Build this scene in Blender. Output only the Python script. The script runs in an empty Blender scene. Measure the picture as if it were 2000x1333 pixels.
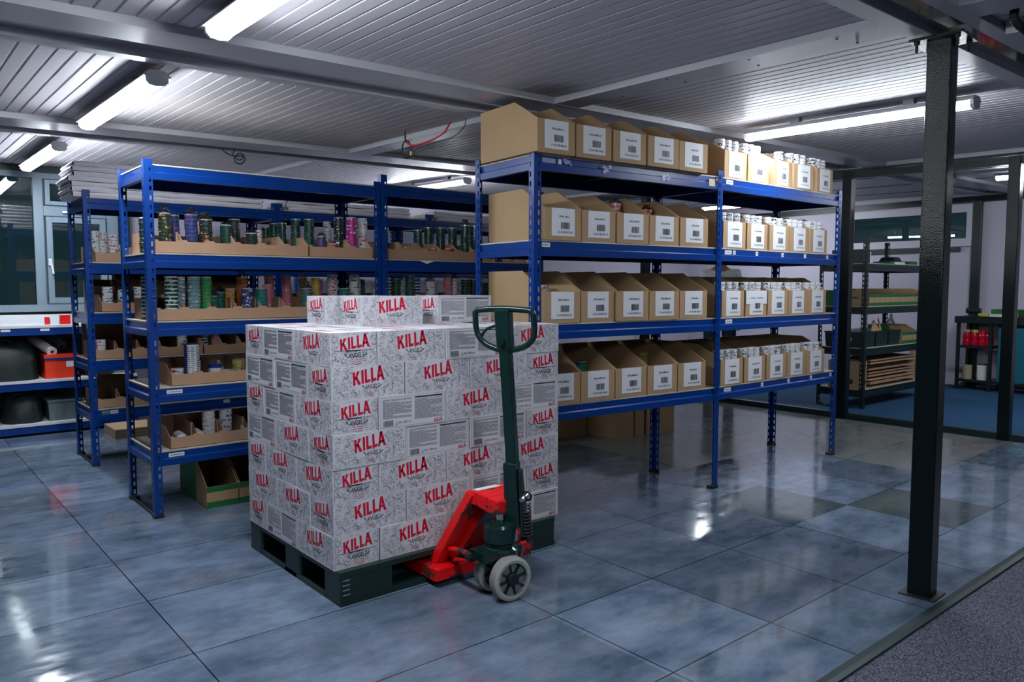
import bpy, math, random
from mathutils import Vector, Matrix
R = math.radians
C = bpy.context.scene.collection
S = bpy.context.scene
random.seed(7)

# ------------------------------------------------------------------ camera, world, exposure
cam = bpy.data.cameras.new('camera')
cam.sensor_width = 36.0
cam.lens = 1493.6 / 2000 * 36
cam.clip_start = 0.02
cam_o = bpy.data.objects.new('camera', cam)
C.objects.link(cam_o)
cam_o.location = (0, 0, 1.30)
cam_o.rotation_euler = (R(90 - 4.054), R(0.0), R(-40))
S.camera = cam_o
cam.dof.use_dof = False

S.view_settings.view_transform = 'Standard'
S.view_settings.look = 'None'
S.view_settings.gamma = 1.0
S.view_settings.use_curve_mapping = False
S.view_settings.exposure = 2.65

w = bpy.data.worlds.new('night')
w.use_nodes = True
w.node_tree.nodes['Background'].inputs[0].default_value = (0.010, 0.018, 0.022, 1)
w.node_tree.nodes['Background'].inputs[1].default_value = 1.0
S.world = w
LIGHT = 13.0            # strength of the batten diffusers
S.cycles.max_bounces = 8
S.cycles.diffuse_bounces = 1
S.cycles.glossy_bounces = 4
S.cycles.transmission_bounces = 6
S.cycles.transparent_max_bounces = 8
S.cycles.sample_clamp_indirect = 4.0

# ------------------------------------------------------------------ materials
M = {}
def mat(name, col, rough=0.5, metal=0.0, var=0.0, scale=8.0, bump=0.0, bscale=60.0, spec=None, rvar=0.0, stretch=None):
    m = bpy.data.materials.new(name); m.use_nodes = True
    nt = m.node_tree; b = nt.nodes['Principled BSDF']
    b.inputs['Base Color'].default_value = (*col, 1)
    b.inputs['Roughness'].default_value = rough
    b.inputs['Metallic'].default_value = metal
    if spec is not None: b.inputs['Specular IOR Level'].default_value = spec
    tc = nt.nodes.new('ShaderNodeTexCoord')
    src = tc.outputs['Object']
    if stretch:
        mp = nt.nodes.new('ShaderNodeMapping'); mp.inputs['Scale'].default_value = stretch
        nt.links.new(src, mp.inputs['Vector']); src = mp.outputs['Vector']
    if var or rvar:
        n = nt.nodes.new('ShaderNodeTexNoise'); n.inputs['Scale'].default_value = scale; n.inputs['Detail'].default_value = 5
        nt.links.new(src, n.inputs['Vector'])
        if var:
            mx = nt.nodes.new('ShaderNodeMix'); mx.data_type = 'RGBA'
            mx.inputs['A'].default_value = (*[c * (1 - var) for c in col], 1)
            mx.inputs['B'].default_value = (*[min(1, c * (1 + var)) for c in col], 1)
            nt.links.new(n.outputs['Fac'], mx.inputs['Factor']); nt.links.new(mx.outputs['Result'], b.inputs['Base Color'])
        if rvar:
            mr = nt.nodes.new('ShaderNodeMapRange')
            mr.inputs['From Min'].default_value = 0.3; mr.inputs['From Max'].default_value = 0.7
            mr.inputs['To Min'].default_value = max(0.02, rough - rvar); mr.inputs['To Max'].default_value = min(1, rough + rvar)
            nt.links.new(n.outputs['Fac'], mr.inputs['Value']); nt.links.new(mr.outputs['Result'], b.inputs['Roughness'])
    if bump:
        n2 = nt.nodes.new('ShaderNodeTexNoise'); n2.inputs['Scale'].default_value = bscale; n2.inputs['Detail'].default_value = 3
        nt.links.new(src, n2.inputs['Vector'])
        bp = nt.nodes.new('ShaderNodeBump'); bp.inputs['Strength'].default_value = bump; bp.inputs['Distance'].default_value = 0.01
        nt.links.new(n2.outputs['Fac'], bp.inputs['Height']); nt.links.new(bp.outputs['Normal'], b.inputs['Normal'])
    M[name] = m
    return m

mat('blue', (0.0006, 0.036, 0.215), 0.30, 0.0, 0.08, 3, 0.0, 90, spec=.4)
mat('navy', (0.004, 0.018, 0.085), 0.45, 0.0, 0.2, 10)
mat('chip', (0.52, 0.47, 0.40), 0.8, 0, 0.2, 60)
mat('card', (0.41, 0.265, 0.145), 0.85, 0, 0.10, 5, 0.06, 40)
mat('card_warm', (0.44, 0.26, 0.16), 0.85, 0, 0.10, 5, 0.06, 40)
mat('card_edge', (0.40, 0.28, 0.17), 0.85, 0, 0.2, 60)
mat('card_green', (0.010, 0.14, 0.035), 0.6, 0, 0.15, 8)
mat('paper', (0.70, 0.71, 0.76), 0.7, 0, 0.03, 6)
mat('ink', (0.02, 0.035, 0.045), 0.6)
mat('ink_red', (0.60, 0.003, 0.035), 0.55)
mat('carton', (0.66, 0.65, 0.70), 0.6, 0, 0.05, 6, 0.05, 30)
mat('doodle', (0.20, 0.20, 0.26), 0.7)
mat('doodle_dark', (0.09, 0.10, 0.13), 0.7)
mat('print_grey', (0.20, 0.21, 0.23), 0.7)
mat('rail', (0.44, 0.44, 0.48), 0.35, 0.0, 0.06, 4, rvar=.06)
mat('panel', (0.56, 0.53, 0.57), 0.46, 0.0, 0.06, 2, rvar=.04, spec=.22)
mat('recess', (0.50, 0.50, 0.54), 0.07, 0.85)
mat('wall', (0.52, 0.49, 0.60), 0.55, 0, 0.04, 2)
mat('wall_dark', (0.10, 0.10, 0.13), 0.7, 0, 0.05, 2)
mat('black_paint', (0.002, 0.006, 0.007), 0.16, 0.0, 0, 8, 0.16, 240, spec=.28)
mat('black_steel', (0.003, 0.014, 0.015), 0.38, 0, 0.3, 12)
mat('black_plastic', (0.006, 0.024, 0.022), 0.42, 0, 0.35, 9, 0.06, 60)
mat('green_black', (0.005, 0.024, 0.022), 0.22, 0, 0.3, 14, rvar=.08)
mat('frame', (0.20, 0.27, 0.33), 0.4, 0, 0.05, 3)
mat('frame_white', (0.60, 0.57, 0.66), 0.45)
mat('fascia', (0.010, 0.030, 0.032), 0.4)
mat('steel', (0.45, 0.46, 0.48), 0.22, 1.0)
mat('chrome', (0.6, 0.62, 0.62), 0.12, 1.0)
mat('tyre', (0.25, 0.235, 0.225), 0.7, 0, 0.25, 30, 0.15, 80)
mat('tyre_rim', (0.36, 0.38, 0.37), 0.6, 0, 0.15, 30)
mat('hub_grey', (0.22, 0.26, 0.29), 0.5, 0, 0.25, 30)
mat('rubber', (0.008, 0.010, 0.010), 0.6)
mat('foam', (0.84, 0.80, 0.87), 0.75, 0, 0.08, 12, 0.25, 25)
mat('white', (0.70, 0.72, 0.76), 0.5, 0, 0.04, 5)
mat('white_gloss', (0.75, 0.76, 0.80), 0.25)
mat('teal_box', (0.005, 0.13, 0.19), 0.4, 0, 0.1, 5)
mat('orange', (0.85, 0.040, 0.010), 0.5, 0, 0.1, 6)
mat('red', (0.75, 0.006, 0.006), 0.35)
mat('crimson', (0.55, 0.004, 0.03), 0.2)
mat('yellow', (0.65, 0.50, 0.03), 0.4)
mat('greybox', (0.13, 0.19, 0.20), 0.5, 0, 0.1, 5)
mat('bag', (0.006, 0.014, 0.013), 0.5, 0, 0.3, 6, 0.5, 14)
mat('cable_red', (0.50, 0.004, 0.02), 0.4)
mat('cable_dark', (0.010, 0.012, 0.035), 0.4)
mat('beige', (0.45, 0.38, 0.24), 0.6)
mat('skin', (0.42, 0.20, 0.14), 0.55)
mat('hair', (0.02, 0.012, 0.008), 0.6)
mat('cotton', (0.88, 0.89, 0.90), 0.8, 0, 0.05, 10)
mat('denim', (0.03, 0.05, 0.10), 0.8, 0, 0.2, 20)
mat('tape', (0.30, 0.31, 0.55), 0.4, 0, 0.4, 60)
TC = {'dk': (.010, .022, .018), 'dg': (.006, .045, .032), 'tl': (.004, .16, .13), 'lm': (.30, .42, .06), 'rd': (.55, .01, .008),
      'og': (.60, .14, .02), 'mg': (.42, .008, .22), 'gn': (.01, .25, .06), 'nv': (.02, .04, .14), 'gd': (.50, .33, .06), 'pk': (.60, .16, .22),
      'gw': (.16, .34, .24), 'gt': (.13, .24, .26), 'w': (.62, .63, .66), 'by': (.02, .03, .02), 'yl': (.55, .50, .12), 'grey': (.25, .22, .22)}
for k, c in TC.items(): mat('tin_' + k, c, 0.25, 0, 0.1, 20)
mat('tin_rim', (.45, .47, .48), 0.25, .3)

def emis(name, col, s):
    m = bpy.data.materials.new(name); m.use_nodes = True
    nt = m.node_tree; nt.nodes.clear()
    e = nt.nodes.new('ShaderNodeEmission'); e.inputs[0].default_value = (*col, 1); e.inputs[1].default_value = s
    o = nt.nodes.new('ShaderNodeOutputMaterial'); nt.links.new(e.outputs[0], o.inputs[0]); M[name] = m
emis('lamp', (0.86, 0.93, 1.0), LIGHT)

def glass(name, rough, tint, bumps=0):
    m = bpy.data.materials.new(name); m.use_nodes = True
    nt = m.node_tree; nt.nodes.clear(); o = nt.nodes.new('ShaderNodeOutputMaterial')
    t = nt.nodes.new('ShaderNodeBsdfTransparent'); t.inputs[0].default_value = (*tint, 1)
    g = nt.nodes.new('ShaderNodeBsdfGlossy'); g.inputs['Roughness'].default_value = rough
    fr = nt.nodes.new('ShaderNodeFresnel'); fr.inputs[0].default_value = 1.6
    mx = nt.nodes.new('ShaderNodeMixShader')
    nt.links.new(fr.outputs[0], mx.inputs[0]); nt.links.new(t.outputs[0], mx.inputs[1]); nt.links.new(g.outputs[0], mx.inputs[2])
    if bumps:
        n = nt.nodes.new('ShaderNodeTexNoise'); n.inputs['Scale'].default_value = bumps
        bp = nt.nodes.new('ShaderNodeBump'); bp.inputs['Strength'].default_value = .9; bp.inputs['Distance'].default_value = .02
        tc = nt.nodes.new('ShaderNodeTexCoord'); nt.links.new(tc.outputs['Object'], n.inputs['Vector'])
        nt.links.new(n.outputs['Fac'], bp.inputs['Height']); nt.links.new(bp.outputs['Normal'], g.inputs['Normal']); nt.links.new(bp.outputs['Normal'], fr.inputs['Normal'])
    nt.links.new(mx.outputs[0], o.inputs[0]); M[name] = m
glass('film', 0.15, (.80, .82, .84), 60)
glass('pane', 0.0, (.35, .45, .45))

# worn red paint of the pallet truck
def worn_red():
    m = mat('worn_red', (0.80, 0.006, 0.008), 0.28)
    nt = m.node_tree; b = nt.nodes['Principled BSDF']
    tc = nt.nodes.new('ShaderNodeTexCoord')
    n = nt.nodes.new('ShaderNodeTexNoise'); n.inputs['Scale'].default_value = 22; n.inputs['Detail'].default_value = 8; n.inputs['Roughness'].default_value = .7
    n2 = nt.nodes.new('ShaderNodeTexNoise'); n2.inputs['Scale'].default_value = 6
    ad = nt.nodes.new('ShaderNodeMath'); ad.operation = 'MULTIPLY'
    cr = nt.nodes.new('ShaderNodeValToRGB')
    cr.color_ramp.elements[0].position = .300; cr.color_ramp.elements[0].color = (0, 0, 0, 1)
    cr.color_ramp.elements[1].position = .315; cr.color_ramp.elements[1].color = (1, 1, 1, 1)
    mx = nt.nodes.new('ShaderNodeMix'); mx.data_type = 'RGBA'
    mx.inputs['A'].default_value = (0.80, 0.006, 0.008, 1); mx.inputs['B'].default_value = (0.03, 0.035, 0.03, 1)
    for q in (n, n2): nt.links.new(tc.outputs['Object'], q.inputs['Vector'])
    nt.links.new(n.outputs['Fac'], ad.inputs[0]); nt.links.new(n2.outputs['Fac'], ad.inputs[1])
    nt.links.new(ad.outputs[0], cr.inputs[0]); nt.links.new(cr.outputs[0], mx.inputs['Factor']); nt.links.new(mx.outputs['Result'], b.inputs['Base Color'])
worn_red()

# floor tiles: polished slabs laid on a 0.598 x 0.588 grid
def floor_mat():
    m = bpy.data.materials.new('floor_tiles'); m.use_nodes = True; M['floor'] = m
    nt = m.node_tree; b = nt.nodes['Principled BSDF']; L = nt.links.new; N = nt.nodes.new
    def math_(op, a, b_=None, c=None):
        q = N('ShaderNodeMath'); q.operation = op
        for i, v in enumerate((a, b_, c)):
            if v is None: continue
            if isinstance(v, (int, float)): q.inputs[i].default_value = v
            else: L(v, q.inputs[i])
        return q.outputs[0]
    tc = N('ShaderNodeTexCoord'); sp = N('ShaderNodeSeparateXYZ'); L(tc.outputs['Object'], sp.inputs[0])
    x, y = sp.outputs[0], sp.outputs[1]
    u = math_('DIVIDE', math_('SUBTRACT', x, 0.826), 0.598)
    v = math_('DIVIDE', math_('SUBTRACT', y, 2.742), 0.590)
    iu, iv = math_('FLOOR', u), math_('FLOOR', v)
    # tiles left of the pallet are double width
    left = math_('LESS_THAN', x, 2.0)
    iu2 = math_('FLOOR', math_('MULTIPLY', u, 0.5))
    fu1 = math_('SUBTRACT', u, iu); fu2 = math_('MULTIPLY', math_('SUBTRACT', math_('MULTIPLY', u, 0.5), iu2), 2.0)
    def pick(a, b_): return math_('ADD', math_('MULTIPLY', left, a), math_('MULTIPLY', math_('SUBTRACT', 1.0, left), b_))
    wid = math_('ADD', 1.0, left)
    fu = pick(fu2, fu1); idu = pick(math_('ADD', math_('MULTIPLY', iu2, 2.0), 0.0), iu)
    fv = math_('SUBTRACT', v, iv)
    du = math_('MINIMUM', fu, math_('SUBTRACT', wid, fu)); dv = math_('MINIMUM', fv, math_('SUBTRACT', 1.0, fv))
    joint = math_('LESS_THAN', math_('MINIMUM', du, dv), 0.0045)
    cmb = N('ShaderNodeCombineXYZ'); L(idu, cmb.inputs[0]); L(iv, cmb.inputs[1])
    wn = N('ShaderNodeTexWhiteNoise'); wn.noise_dimensions = '3D'; L(cmb.outputs[0], wn.inputs['Vector'])
    # cloudy surface
    n1 = N('ShaderNodeTexNoise'); n1.inputs['Scale'].default_value = 3.4; n1.inputs['Detail'].default_value = 7; n1.inputs['Roughness'].default_value = .62
    L(tc.outputs['Object'], n1.inputs['Vector'])
    mp = N('ShaderNodeMapping'); mp.inputs['Scale'].default_value = (1.6, 4.5, 1); mp.inputs['Rotation'].default_value = (0, 0, R(50)); L(tc.outputs['Object'], mp.inputs['Vector'])
    n2 = N('ShaderNodeTexNoise'); n2.inputs['Scale'].default_value = 2.5; n2.inputs['Detail'].default_value = 8; n2.inputs['Roughness'].default_value = .7; L(mp.outputs[0], n2.inputs['Vector'])
    tone = math_('ADD', math_('MULTIPLY', n1.outputs['Fac'], 0.55), math_('MULTIPLY', n2.outputs['Fac'], 0.45))
    cr = N('ShaderNodeValToRGB'); e = cr.color_ramp.elements
    e[0].position = .34; e[0].color = (.055, .090, .135, 1); e[1].position = .66; e[1].color = (.22, .28, .39, 1)
    L(tone, cr.inputs[0])
    # tile to tile tone
    hv = math_('ADD', 0.68, math_('MULTIPLY', wn.outputs['Value'], 0.5))
    mul = N('ShaderNodeMix'); mul.data_type = 'RGBA'; mul.blend_type = 'MULTIPLY'; mul.inputs['Factor'].default_value = 1
    cg = N('ShaderNodeCombineColor'); [L(hv, cg.inputs[i]) for i in range(3)]
    L(cr.outputs[0], mul.inputs['A']); L(cg.outputs[0], mul.inputs['B'])
    # bare grey-green slabs of the far aisle
    far = math_('MULTIPLY', math_('GREATER_THAN', x, 4.43), math_('GREATER_THAN', y, 3.33))
    far = math_('MAXIMUM', far, math_('MULTIPLY', math_('GREATER_THAN', x, 5.61), math_('GREATER_THAN', y, 2.155)))
    mxf = N('ShaderNodeMix'); mxf.data_type = 'RGBA'; mxf.inputs['B'].default_value = (.22, .235, .22, 1)
    L(math_('MULTIPLY', far, .75), mxf.inputs['Factor']); L(mul.outputs['Result'], mxf.inputs['A'])
    # two darker slabs
    d1 = math_('MULTIPLY', math_('MULTIPLY', math_('GREATER_THAN', x, 3.816), math_('LESS_THAN', x, 4.414)), math_('MULTIPLY', math_('GREATER_THAN', y, 2.152), math_('LESS_THAN', y, 2.742)))
    d2 = math_('MULTIPLY', math_('MULTIPLY', math_('GREATER_THAN', x, 4.414), math_('LESS_THAN', x, 5.012)), math_('MULTIPLY', math_('GREATER_THAN', y, 1.562), math_('LESS_THAN', y, 2.152)))
    dk = math_('MAXIMUM', d1, d2)
    mxd = N('ShaderNodeMix'); mxd.data_type = 'RGBA'; mxd.inputs['B'].default_value = (.055, .075, .075, 1)
    L(math_('MULTIPLY', dk, .8), mxd.inputs['Factor']); L(mxf.outputs['Result'], mxd.inputs['A'])
    # scuffs
    n3 = N('ShaderNodeTexNoise'); n3.inputs['Scale'].default_value = 9; n3.inputs['Detail'].default_value = 9; n3.inputs['Roughness'].default_value = .75; L(mp.outputs[0], n3.inputs['Vector'])
    sc = N('ShaderNodeValToRGB'); sc.color_ramp.elements[0].position = .66; sc.color_ramp.elements[0].color = (0, 0, 0, 1); sc.color_ramp.elements[1].position = .72; sc.color_ramp.elements[1].color = (1, 1, 1, 1)
    L(n3.outputs['Fac'], sc.inputs[0])
    mxs = N('ShaderNodeMix'); mxs.data_type = 'RGBA'; mxs.inputs['B'].default_value = (.42, .45, .5, 1)
    L(math_('MULTIPLY', math_('MULTIPLY', sc.outputs[0], math_('SUBTRACT', 1.0, far)), .45), mxs.inputs['Factor']); L(mxd.outputs['Result'], mxs.inputs['A'])
    mxj = N('ShaderNodeMix'); mxj.data_type = 'RGBA'; mxj.inputs['B'].default_value = (.012, .018, .025, 1)
    L(joint, mxj.inputs['Factor']); L(mxs.outputs['Result'], mxj.inputs['A'])
    L(mxj.outputs['Result'], b.inputs['Base Color'])
    rr = N('ShaderNodeMapRange'); rr.inputs['From Min'].default_value = .35; rr.inputs['From Max'].default_value = .68
    rr.inputs['To Min'].default_value = .03; rr.inputs['To Max'].default_value = .17; L(n2.outputs['Fac'], rr.inputs['Value'])
    L(math_('ADD', rr.outputs[0], math_('MULTIPLY', far, .06)), b.inputs['Roughness'])
    b.inputs['Specular IOR Level'].default_value = 0.95
    bp = N('ShaderNodeBump'); bp.inputs['Strength'].default_value = .12; bp.inputs['Distance'].default_value = .003
    L(math_('ADD', n1.outputs['Fac'], math_('MULTIPLY', wn.outputs['Value'], 0.0)), bp.inputs['Height']); L(bp.outputs[0], b.inputs['Normal'])
floor_mat()
def carpet_mat(name, c1, c2):
    m = mat(name, c1, .95); nt = m.node_tree; b = nt.nodes['Principled BSDF']
    tc = nt.nodes.new('ShaderNodeTexCoord'); n = nt.nodes.new('ShaderNodeTexNoise'); n.inputs['Scale'].default_value = 170; n.inputs['Detail'].default_value = 3
    cr = nt.nodes.new('ShaderNodeValToRGB'); cr.color_ramp.elements[0].position = .38; cr.color_ramp.elements[1].position = .64
    cr.color_ramp.elements[0].color = (*c1, 1); cr.color_ramp.elements[1].color = (*c2, 1)
    nt.links.new(tc.outputs['Object'], n.inputs['Vector']); nt.links.new(n.outputs['Fac'], cr.inputs[0]); nt.links.new(cr.outputs[0], b.inputs['Base Color'])
    bp = nt.nodes.new('ShaderNodeBump'); bp.inputs['Strength'].default_value = .8; bp.inputs['Distance'].default_value = .01
    nt.links.new(n.outputs['Fac'], bp.inputs['Height']); nt.links.new(bp.outputs[0], b.inputs['Normal'])
carpet_mat('carpet', (.02, .024, .042), (.20, .21, .29))
carpet_mat('blue_carpet', (.006, .050, .13), (.010, .085, .20))

# ------------------------------------------------------------------ mesh helpers
class MB:
    def __init__(s): s.v = []; s.f = []; s.m = []; s.sm = []
    def poly(s, pts, m, smooth=False):
        i = len(s.v); s.v += [tuple(p) for p in pts]; s.f.append(tuple(range(i, i + len(pts)))); s.m.append(m); s.sm.append(smooth)
    def mesh(s, vs, fs, m, smooth=False):
        i = len(s.v); s.v += [tuple(p) for p in vs]
        for f in fs: s.f.append(tuple(i + k for k in f)); s.m.append(m if isinstance(m, str) else m[len(s.f) % len(m)]); s.sm.append(smooth)
    def box(s, x0, x1, y0, y1, z0, z1, m, top=None, bottom=None):
        vs = [(x0, y0, z0), (x1, y0, z0), (x1, y1, z0), (x0, y1, z0), (x0, y0, z1), (x1, y0, z1), (x1, y1, z1), (x0, y1, z1)]
        s.mesh(vs, [(3, 2, 1, 0)], bottom or m); s.mesh(vs, [(4, 5, 6, 7)], top or m)
        s.mesh(vs, [(0, 1, 5, 4), (1, 2, 6, 5), (2, 3, 7, 6), (3, 0, 4, 7)], m)
        return s
    def hexa(s, b, t, m):       # bottom quad, top quad
        vs = list(b) + list(t)
        s.mesh(vs, [(3, 2, 1, 0), (4, 5, 6, 7), (0, 1, 5, 4), (1, 2, 6, 5), (2, 3, 7, 6), (3, 0, 4, 7)], m)
        return s
    def bar(s, p, q, w, h, m, up=(0, 0, 1), w2=None, h2=None):   # box bar between two points
        p, q = Vector(p), Vector(q); d = (q - p).normalized(); sd = d.cross(Vector(up)).normalized(); u = sd.cross(d)
        w2 = w2 or w; h2 = h2 or h
        def ring(c, w_, h_): return [c - sd * w_ / 2 - u * h_ / 2, c + sd * w_ / 2 - u * h_ / 2, c + sd * w_ / 2 + u * h_ / 2, c - sd * w_ / 2 + u * h_ / 2]
        return s.hexa(ring(p, w, h), ring(q, w2, h2), m)
    def prism(s, poly, axis, a, b, m, caps=True):  # poly 2D extruded along axis ('x','y','z') from a to b
        def P(t, q):
            return {'x': (t, q[0], q[1]), 'y': (q[0], t, q[1]), 'z': (q[0], q[1], t)}[axis]
        n = len(poly); A = [P(a, q) for q in poly]; B = [P(b, q) for q in poly]
        for i in range(n):
            j = (i + 1) % n; s.poly([A[i], A[j], B[j], B[i]], m)
        if caps: s.poly(A[::-1], m); s.poly(B, m)
        return s
    def cyl(s, p, q, r, m, n=20, r2=None, caps=True, cm=None, smooth=True):
        p, q = Vector(p), Vector(q); d = (q - p).normalized()
        a = d.orthogonal().normalized(); b = d.cross(a); r2 = r if r2 is None else r2
        A = [p + (a * math.cos(t) + b * math.sin(t)) * r for t in [2 * math.pi * k / n for k in range(n)]]
        B = [q + (a * math.cos(t) + b * math.sin(t)) * r2 for t in [2 * math.pi * k / n for k in range(n)]]
        s.mesh(A + B, [(k, (k + 1) % n, n + (k + 1) % n, n + k) for k in range(n)], m, smooth)
        if caps: s.poly(A[::-1], cm or m); s.poly(B, cm or m)
        return s
    def lathe(s, prof, c, m, n=24, axis=(0, 0, 1), mats=None):   # prof: (radius, height) list
        ax = Vector(axis).normalized(); a = ax.orthogonal().normalized(); b = ax.cross(a); c = Vector(c)
        vs = []
        for r, h in prof:
            for k in range(n):
                t = 2 * math.pi * k / n; vs.append(c + ax * h + (a * math.cos(t) + b * math.sin(t)) * r)
        for i in range(len(prof) - 1):
            mm = mats[i] if mats else m
            s.mesh([vs[i * n + k] for k in range(n)] + [vs[(i + 1) * n + k] for k in range(n)],
                   [(k, (k + 1) % n, n + (k + 1) % n, n + k) for k in range(n)], mm, True)
        return s
    def tube(s, path, r, m, n=10, closed=False, caps=True):
        P = [Vector(p) for p in path]; N = len(P); rings = []; prev = None
        for i in range(N):
            if closed: d = (P[(i + 1) % N] - P[i - 1]).normalized()
            else: d = (P[min(i + 1, N - 1)] - P[max(i - 1, 0)]).normalized()
            if prev is None: a = d.orthogonal().normalized()
            else: a = (prev - d * prev.dot(d)).normalized()
            prev = a; b = d.cross(a)
            rings.append([P[i] + (a * math.cos(t) + b * math.sin(t)) * r for t in [2 * math.pi * k / n for k in range(n)]])
        vs = [q for rg in rings for q in rg]; fs = []
        for i in range(N if closed else N - 1):
            j = (i + 1) % N
            for k in range(n): fs.append((i * n + k, i * n + (k + 1) % n, j * n + (k + 1) % n, j * n + k))
        s.mesh(vs, fs, m, True)
        if caps and not closed: s.poly(rings[0][::-1], m); s.poly(rings[-1], m)
        return s
    def add(s, o, mtx=None):
        i = len(s.v); s.v += [tuple(mtx @ Vector(p)) if mtx else p for p in o.v]
        s.f += [tuple(i + k for k in f) for f in o.f]; s.m += o.m; s.sm += o.sm
    def data(s, name, org=(0, 0, 0)):
        me = bpy.data.meshes.new(name)
        me.from_pydata([(p[0] - org[0], p[1] - org[1], p[2] - org[2]) for p in s.v], [], s.f)
        names = []
        for k in s.m:
            if k not in names: names.append(k)
        for k in names: me.materials.append(M[k])
        me.polygons.foreach_set('material_index', [names.index(k) for k in s.m])
        me.polygons.foreach_set('use_smooth', s.sm)
        me.update(); return me
    def build(s, name, parent=None, org=None, bevel=0, label=None, solid=0):
        if org is None: org = tuple(parent.location) if (parent is not None and parent.get('_w')) else (0, 0, 0)
        me = s.data(name, org)
        o = bpy.data.objects.new(name, me); C.objects.link(o)
        if parent is not None: o.parent = parent
        else: o.location = org
        if bevel:
            b = o.modifiers.new('bevel', 'BEVEL'); b.width = bevel; b.segments = 2; b.limit_method = 'ANGLE'; b.angle_limit = R(40)
        if solid:
            b = o.modifiers.new('solid', 'SOLIDIFY'); b.thickness = solid; b.offset = -1
        if label: o['label'] = label
        return o
def tag(o, label, cat, group=None):
    o['label'] = label; o['category'] = cat
    if group: o['group'] = group
    return o
def thing(name, label, cat, loc=(0, 0, 0), rz=0, group=None, world=False):
    o = bpy.data.objects.new(name, None); o.empty_display_size = .05; C.objects.link(o)
    o.location = loc; o.rotation_euler = (0, 0, rz)
    if world: o['_w'] = 1
    return tag(o, label, cat, group)
def struct(name, mb, org=None, parent=None, **k):
    o = mb.build(name, parent, org=org, **k)
    if parent is None: o['kind'] = 'structure'
    return o
def dup(root, loc, rz, label=None, group=None):
    r = root.copy(); C.objects.link(r); r.location = loc; r.rotation_euler = (0, 0, rz)
    if label: r['label'] = label
    if group: r['group'] = group
    for ch in root.children:
        c = ch.copy(); C.objects.link(c); c.parent = r
        for g in ch.children:
            d = g.copy(); C.objects.link(d); d.parent = c
    return r
_tc = {}
def text_geo(s, size=1.0, bold=0.0, shear=0.0):
    k = (s, bold, shear)
    if k not in _tc:
        cu = bpy.data.curves.new('t', 'FONT'); cu.body = s; cu.size = 1; cu.offset = bold; cu.shear = shear; cu.align_x = 'CENTER'; cu.align_y = 'CENTER'; cu.resolution_u = 2
        ob = bpy.data.objects.new('t', cu); me = ob.to_mesh()
        vs = [(v.co.x, v.co.y) for v in me.vertices]; fs = [tuple(p.vertices) for p in me.polygons]
        ob.to_mesh_clear(); bpy.data.objects.remove(ob); bpy.data.curves.remove(cu)
        _tc[k] = (vs, fs)
    vs, fs = _tc[k]
    return [(x * size, y * size) for x, y in vs], fs
class Face:      # a flat drawing surface: origin, unit u (right), unit v (up)
    def __init__(s, mb, o, u, v, off=.0006):
        s.mb = mb; s.o = Vector(o); s.u = Vector(u); s.v = Vector(v); s.n = s.u.cross(s.v).normalized() * off; s.k = 1
    def P(s, x, y): return s.o + s.u * x + s.v * y + s.n * s.k
    def quad(s, pts, m): s.mb.poly([s.P(*p) for p in pts], m)
    def rect(s, x0, x1, y0, y1, m): s.quad([(x0, y0), (x1, y0), (x1, y1), (x0, y1)], m)
    def text(s, t, cx, cy, size, m, rot=0, sx=1, bold=0.0, shear=0.0):
        vs, fs = text_geo(t, size, bold, shear); c, sn = math.cos(rot), math.sin(rot)
        s.mb.mesh([s.P(cx + (x * sx * c - y * sn), cy + (x * sx * sn + y * c)) for x, y in vs], fs, m)
    def line(s, pts, w, m):
        for a, b in zip(pts, pts[1:]):
            a, b = Vector(a), Vector(b); d = b - a
            if d.length < 1e-6: continue
            n = Vector((-d.y, d.x)).normalized() * w / 2
            s.quad([a - n, b - n, b + n, a + n], m)
    def barcode(s, x0, x1, y0, y1, m, n=22, seed=1):
        rd = random.Random(seed); x = x0; st = (x1 - x0) / n
        while x < x1 - st * .3:
            w_ = st * rd.choice((.4, .6, .9, 1.3)); s.rect(x, min(x + w_, x1), y0, y1, m); x += w_ + st * rd.choice((.35, .5, .8))
KL = [[(0, -.02), (.21, 0), (.23, 1), (.0, 1)], [(.15, .34), (.34, .50), (.64, .98), (.38, 1.02)], [(.18, .62), (.37, .66), (.70, .02), (.46, -.05)],
      [(.76, 0), (.97, .01), (.99, 1.02), (.77, 1.0)],
      [(1.07, 0), (1.28, .01), (1.29, 1), (1.08, 1)], [(1.26, .0), (1.56, .05), (1.56, .24), (1.26, .21)],
      [(1.64, 0), (1.85, .01), (1.86, 1), (1.65, 1)], [(1.83, .0), (2.12, .05), (2.12, .24), (1.83, .21)],
      [(2.14, -.02), (2.34, -.01), (2.57, 1.02), (2.38, 1.0)], [(2.36, 1.0), (2.60, 1.02), (2.90, -.05), (2.68, -.04)], [(2.26, .22), (2.74, .22), (2.70, .39), (2.30, .39)]]
def killa(F, cx, cy, wd, ht, m='ink_red', rot=.12):
    sx = wd / 2.8
    for q in KL:
        pts = []
        for x, y in q:
            g = .92 + .06 * x / 1.4                     # letters grow a little to the right
            X = x * sx - wd / 2; Y = (y * g - .5) * ht
            pts.append((cx + X * math.cos(rot) - Y * math.sin(rot) * .4, cy + X * math.sin(rot) + Y))
        F.quad(pts, m)
def angels(F, cx, cy, wd):
    F.text('ANGELS', cx, cy, wd * .30, 'ink', rot=.06, sx=.72, bold=.012, shear=.25)
    for sg in (-1, 1):
        for k in range(3):
            F.line([(cx + sg * wd * (.38 + .05 * k), cy - wd * (.10 - .05 * k)), (cx + sg * wd * (.47 + .05 * k), cy + wd * .10)], wd * .018, 'ink')
    F.line([(cx - wd * .06, cy + wd * .20), (cx, cy + wd * .17), (cx + wd * .07, cy + wd * .20), (cx, cy + wd * .235), (cx - wd * .06, cy + wd * .20)], wd * .014, 'ink')
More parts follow.
